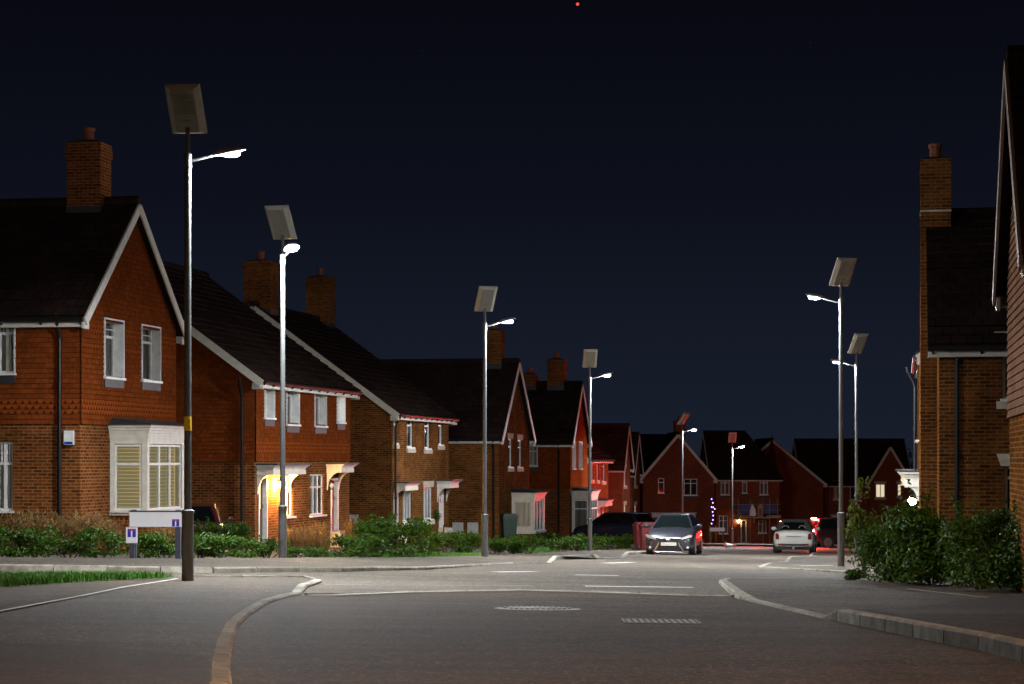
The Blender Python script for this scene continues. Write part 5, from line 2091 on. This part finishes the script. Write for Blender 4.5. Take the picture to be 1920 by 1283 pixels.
# dry ornamental grasses
def grass_proto(seed, n=240, h=.8, spread=.28, mat='dry_grass'):
    rnd = random.Random(seed)
    m = MB()
    for _ in range(n):
        a = rnd.uniform(0, 2 * PI)
        r0 = rnd.random() ** .5 * spread * .5
        b = Vector((math.cos(a) * r0, math.sin(a) * r0, -.05))
        lean = rnd.uniform(.1, .7) * spread * 1.6
        hh = h * rnd.uniform(.55, 1.1)
        p1 = b + Vector((math.cos(a) * lean * .35, math.sin(a) * lean * .35, hh * .6))
        p2 = b + Vector((math.cos(a) * lean, math.sin(a) * lean, hh))
        w = Vector((-math.sin(a), math.cos(a), 0)) * .006
        m.face([b - w, b + w, p1 + w, p1 - w])
        m.face([p1 - w, p1 + w, p2])
        if rnd.random() < .35:
            for k in range(4):
                q = p1.lerp(p2, .45 + k * .16)
                e = Vector((rnd.gauss(0, .03), rnd.gauss(0, .03), .05))
                m.face([q, q + e + w * 3, q + e * 1.8, q + e - w * 3])
    return m.build('ornamental_grass', mat)


GP = [grass_proto(200 + i, 150 + 40 * i, .8, .34) for i in range(3)]
used2 = set()
for i, (px, Y, sc_, lab) in enumerate([(-25, 45.8, 1, 0), (15, 45.6, 1.05, 0), (55, 46, 1.05, 0), (90, 45.7, 1, 0), (128, 45.9, 1.05, 0), (165, 46, 1.0, 0), (205, 45.8, .9, 0), (292, 46.0, .62, 1),
                                       (312, 46.2, .7, 1), (578, 57.0, .75, 2), (596, 59.5, .9, 2), (556, 57.5, .6, 2), (541, 59.8, .8, 2), (610, 57.0, .5, 2), (660, 66, 1.0, 3), (682, 66.5, 1.0, 3)]):
    pr = GP[i % 3]
    if pr.name in used2:
        o = copy_tree(pr)
    else:
        used2.add(pr.name)
        o = pr
    x = (px - CX) / F * Y
    o.location = (x, Y, G(x, Y) + .12)
    o.rotation_euler = (0, 0, i * 1.3)
    o.scale = (sc_ * 1.15, sc_ * 1.15, sc_ * 1.0)
    tag(o, ('dry feathery ornamental grass clump against the nearest house wall', 'pale dry grass tuft behind the street name board',
            'pale grass clump glowing in the porch light', 'rusty dry grass clump beside the third house meter box')[lab], 'ornamental grass',
        ('dry grasses by the nearest house', 'grass tufts behind the name board', 'grasses lit by the porch', 'rusty grasses by the meter box')[lab])


def turf(name, pts, n, hgt, h0, seed):
    """blades scattered over a polygon strip"""
    rnd = random.Random(seed)
    q = [xy(p, h0) for p in pts]
    xs = [p.x for p in q]
    ys = [p.y for p in q]

    def inside(x, y):
        c = False
        for i in range(len(q)):
            a, b = q[i], q[i - 1]
            if (a.y > y) != (b.y > y) and x < (b.x - a.x) * (y - a.y) / (b.y - a.y) + a.x:
                c = not c
        return c
    m = MB()
    k = 0
    while k < n:
        x, y = rnd.uniform(min(xs), max(xs)), rnd.uniform(min(ys), max(ys))
        if not inside(x, y):
            continue
        k += 1
        z = G(x, y) + h0
        a = rnd.uniform(0, 2 * PI)
        hh = hgt * rnd.uniform(.5, 1.2)
        w = Vector((-math.sin(a), math.cos(a), 0)) * .006
        t = Vector((math.cos(a) * hh * rnd.uniform(.1, .7), math.sin(a) * hh * rnd.uniform(.1, .7), hh))
        p = Vector((x, y, z))
        m.face([p - w, p + w, p + t * .6 + w * .6, p + t * .6 - w * .6])
        m.face([p + t * .6 - w * .6, p + t * .6 + w * .6, p + t])
    o = m.build(name, 'grass_blade')
    o['kind'] = 'stuff'
    o['label'] = 'short green grass'
    return o


strip_pts = [(-40, 1104), (120, 1093), (250, 1086), (330, 1082.5), (250, 1080.5), (120, 1081), (-40, 1083)]
poly_sheet('ground', strip_pts, .050, 'turf', 2)
turf('grass', strip_pts, 9000, .10, .05, 1)
lawn = [(690, 1046), (900, 1042.8), (905, 1040), (800, 1040), (700, 1041.5)]
poly_sheet('lawn', lawn, .085, 'turf', 2)
turf('grass', lawn, 4500, .07, .085, 2)
lawn = [(985, 1038), (1050, 1034.6), (1050, 1026), (985, 1030)]
poly_sheet('lawn', lawn, .085, 'turf', 2)
turf('grass', lawn, 3500, .07, .085, 3)

# a few dark trees behind the far houses
def tree(label, x, Y, h, r, seed):
    z = G(x, Y)
    t = thing('tree', label, 'tree', (x, Y, z), 'dark trees behind the far roofs', local=True)
    m = MB()
    m.tube([(0, 0, -.5), (.1, 0, h * .35), (0, .1, h * .7)], [.28, .2, .08], 8)
    for i in range(6):
        a = i * 1.05
        m.tube([(0, 0, h * .35), (math.cos(a) * r * .4, math.sin(a) * r * .4, h * .55), (math.cos(a) * r * .7, math.sin(a) * r * .7, h * .75)], [.1, .06, .03], 6)
    m.build('trunk', 'stem', t)
    m = MB()
    leaf_cloud(m, 1500, r, r, h * .36, .42, h * .62, 12, seed=seed)
    m.build('crown', 'leaf_tree', t)


for i, (px, hh) in enumerate(((1608, 9.9), (1650, 10.4), (1690, 10.0))):
    tree('dark bare-looking tree crown just above the far right roof', (px - CX) / F * 205, 205.0 + i * 3, hh, 2.4, 300 + i)

# red aircraft light
m = MB()
m.sphere(((1083 - CX) / F * 1200, 1200, (HY - 8) / F * 1200), 1.0, 10, 6, 0, (.9, .9, .9))
tag(m.build('aircraft_light', 'aircraft_red'), 'tiny red light of an aircraft high in the night sky', 'aircraft light')

# ------------------------------------------------------------------ sky, moonless glow, camera
w = bpy.data.worlds.new('World')
sc.world = w
w.use_nodes = True
nt = w.node_tree
bg = nt.nodes['Background']
tc = N(nt, 'ShaderNodeTexCoord')
sx = N(nt, 'ShaderNodeSeparateXYZ')
nt.links.new(tc.outputs['Generated'], sx.inputs[0])
sky = ramp(nt, sx.outputs[2], [(0.0, (.0095, .0130, .0245)), (0.045, (.0078, .0108, .0205)), (0.12, (.0042, .0054, .0110)), (0.22, (.0022, .0023, .0050)), (1.0, (.0012, .0013, .003))])
vo = N(nt, 'ShaderNodeTexVoronoi', Scale=55.0)
nt.links.new(tc.outputs['Generated'], vo.inputs['Vector'])
st = ramp(nt, vo.outputs['Distance'], [(0.0, 1.0), (0.020, 0.0)])
no = N(nt, 'ShaderNodeTexNoise', Scale=30.0, Detail=1.0)
nt.links.new(tc.outputs['Generated'], no.inputs['Vector'])
sel = ramp(nt, no.outputs[0], [(0.50, 0.0), (0.62, 1.0)])
stars = mixc(nt, 1.0, st, sel, 'MULTIPLY')
stc = mixc(nt, 1.0, stars, (.10, .14, .22), 'MULTIPLY')
col = mixc(nt, 1.0, sky, stc, 'ADD')
nt.links.new(col, bg.inputs['Color'])
bg.inputs['Strength'].default_value = 1.0

sd = bpy.data.lights.new('night_glow', 'SUN')
sd.energy = 0.06
sd.color = (1.0, .62, .32)
sd.angle = R(9)
so = bpy.data.objects.new('night_glow', sd)
COL.objects.link(so)
A, E = R(13), R(31)
dirv = Vector((math.sin(A) * math.cos(E), math.cos(A) * math.cos(E), -math.sin(E)))
so.rotation_euler = dirv.to_track_quat('-Z', 'Y').to_euler()

cd = bpy.data.cameras.new('camera')
cam = bpy.data.objects.new('camera', cd)
COL.objects.link(cam)
cam.location = (0, 0, 0)
cam.rotation_euler = (PI / 2, 0, 0)
cd.sensor_width = 36
cd.lens = F / 1920 * 36
cd.shift_y = (HY - 641.5) / 1920
cd.clip_end = 5000
sc.camera = cam
sc.view_settings.view_transform = 'Standard'
sc.view_settings.look = 'None'
sc.view_settings.exposure = 0
sc.view_settings.gamma = 1
sc.render.engine = 'CYCLES'
sc.cycles.use_denoising = True
sc.cycles.use_light_tree = True
sc.cycles.max_bounces = 6
sc.cycles.diffuse_bounces = 3
sc.cycles.glossy_bounces = 3
sc.cycles.transparent_max_bounces = 12
sc.cycles.sample_clamp_indirect = 3.0
sc.cycles.caustics_reflective = False
sc.cycles.caustics_refractive = False
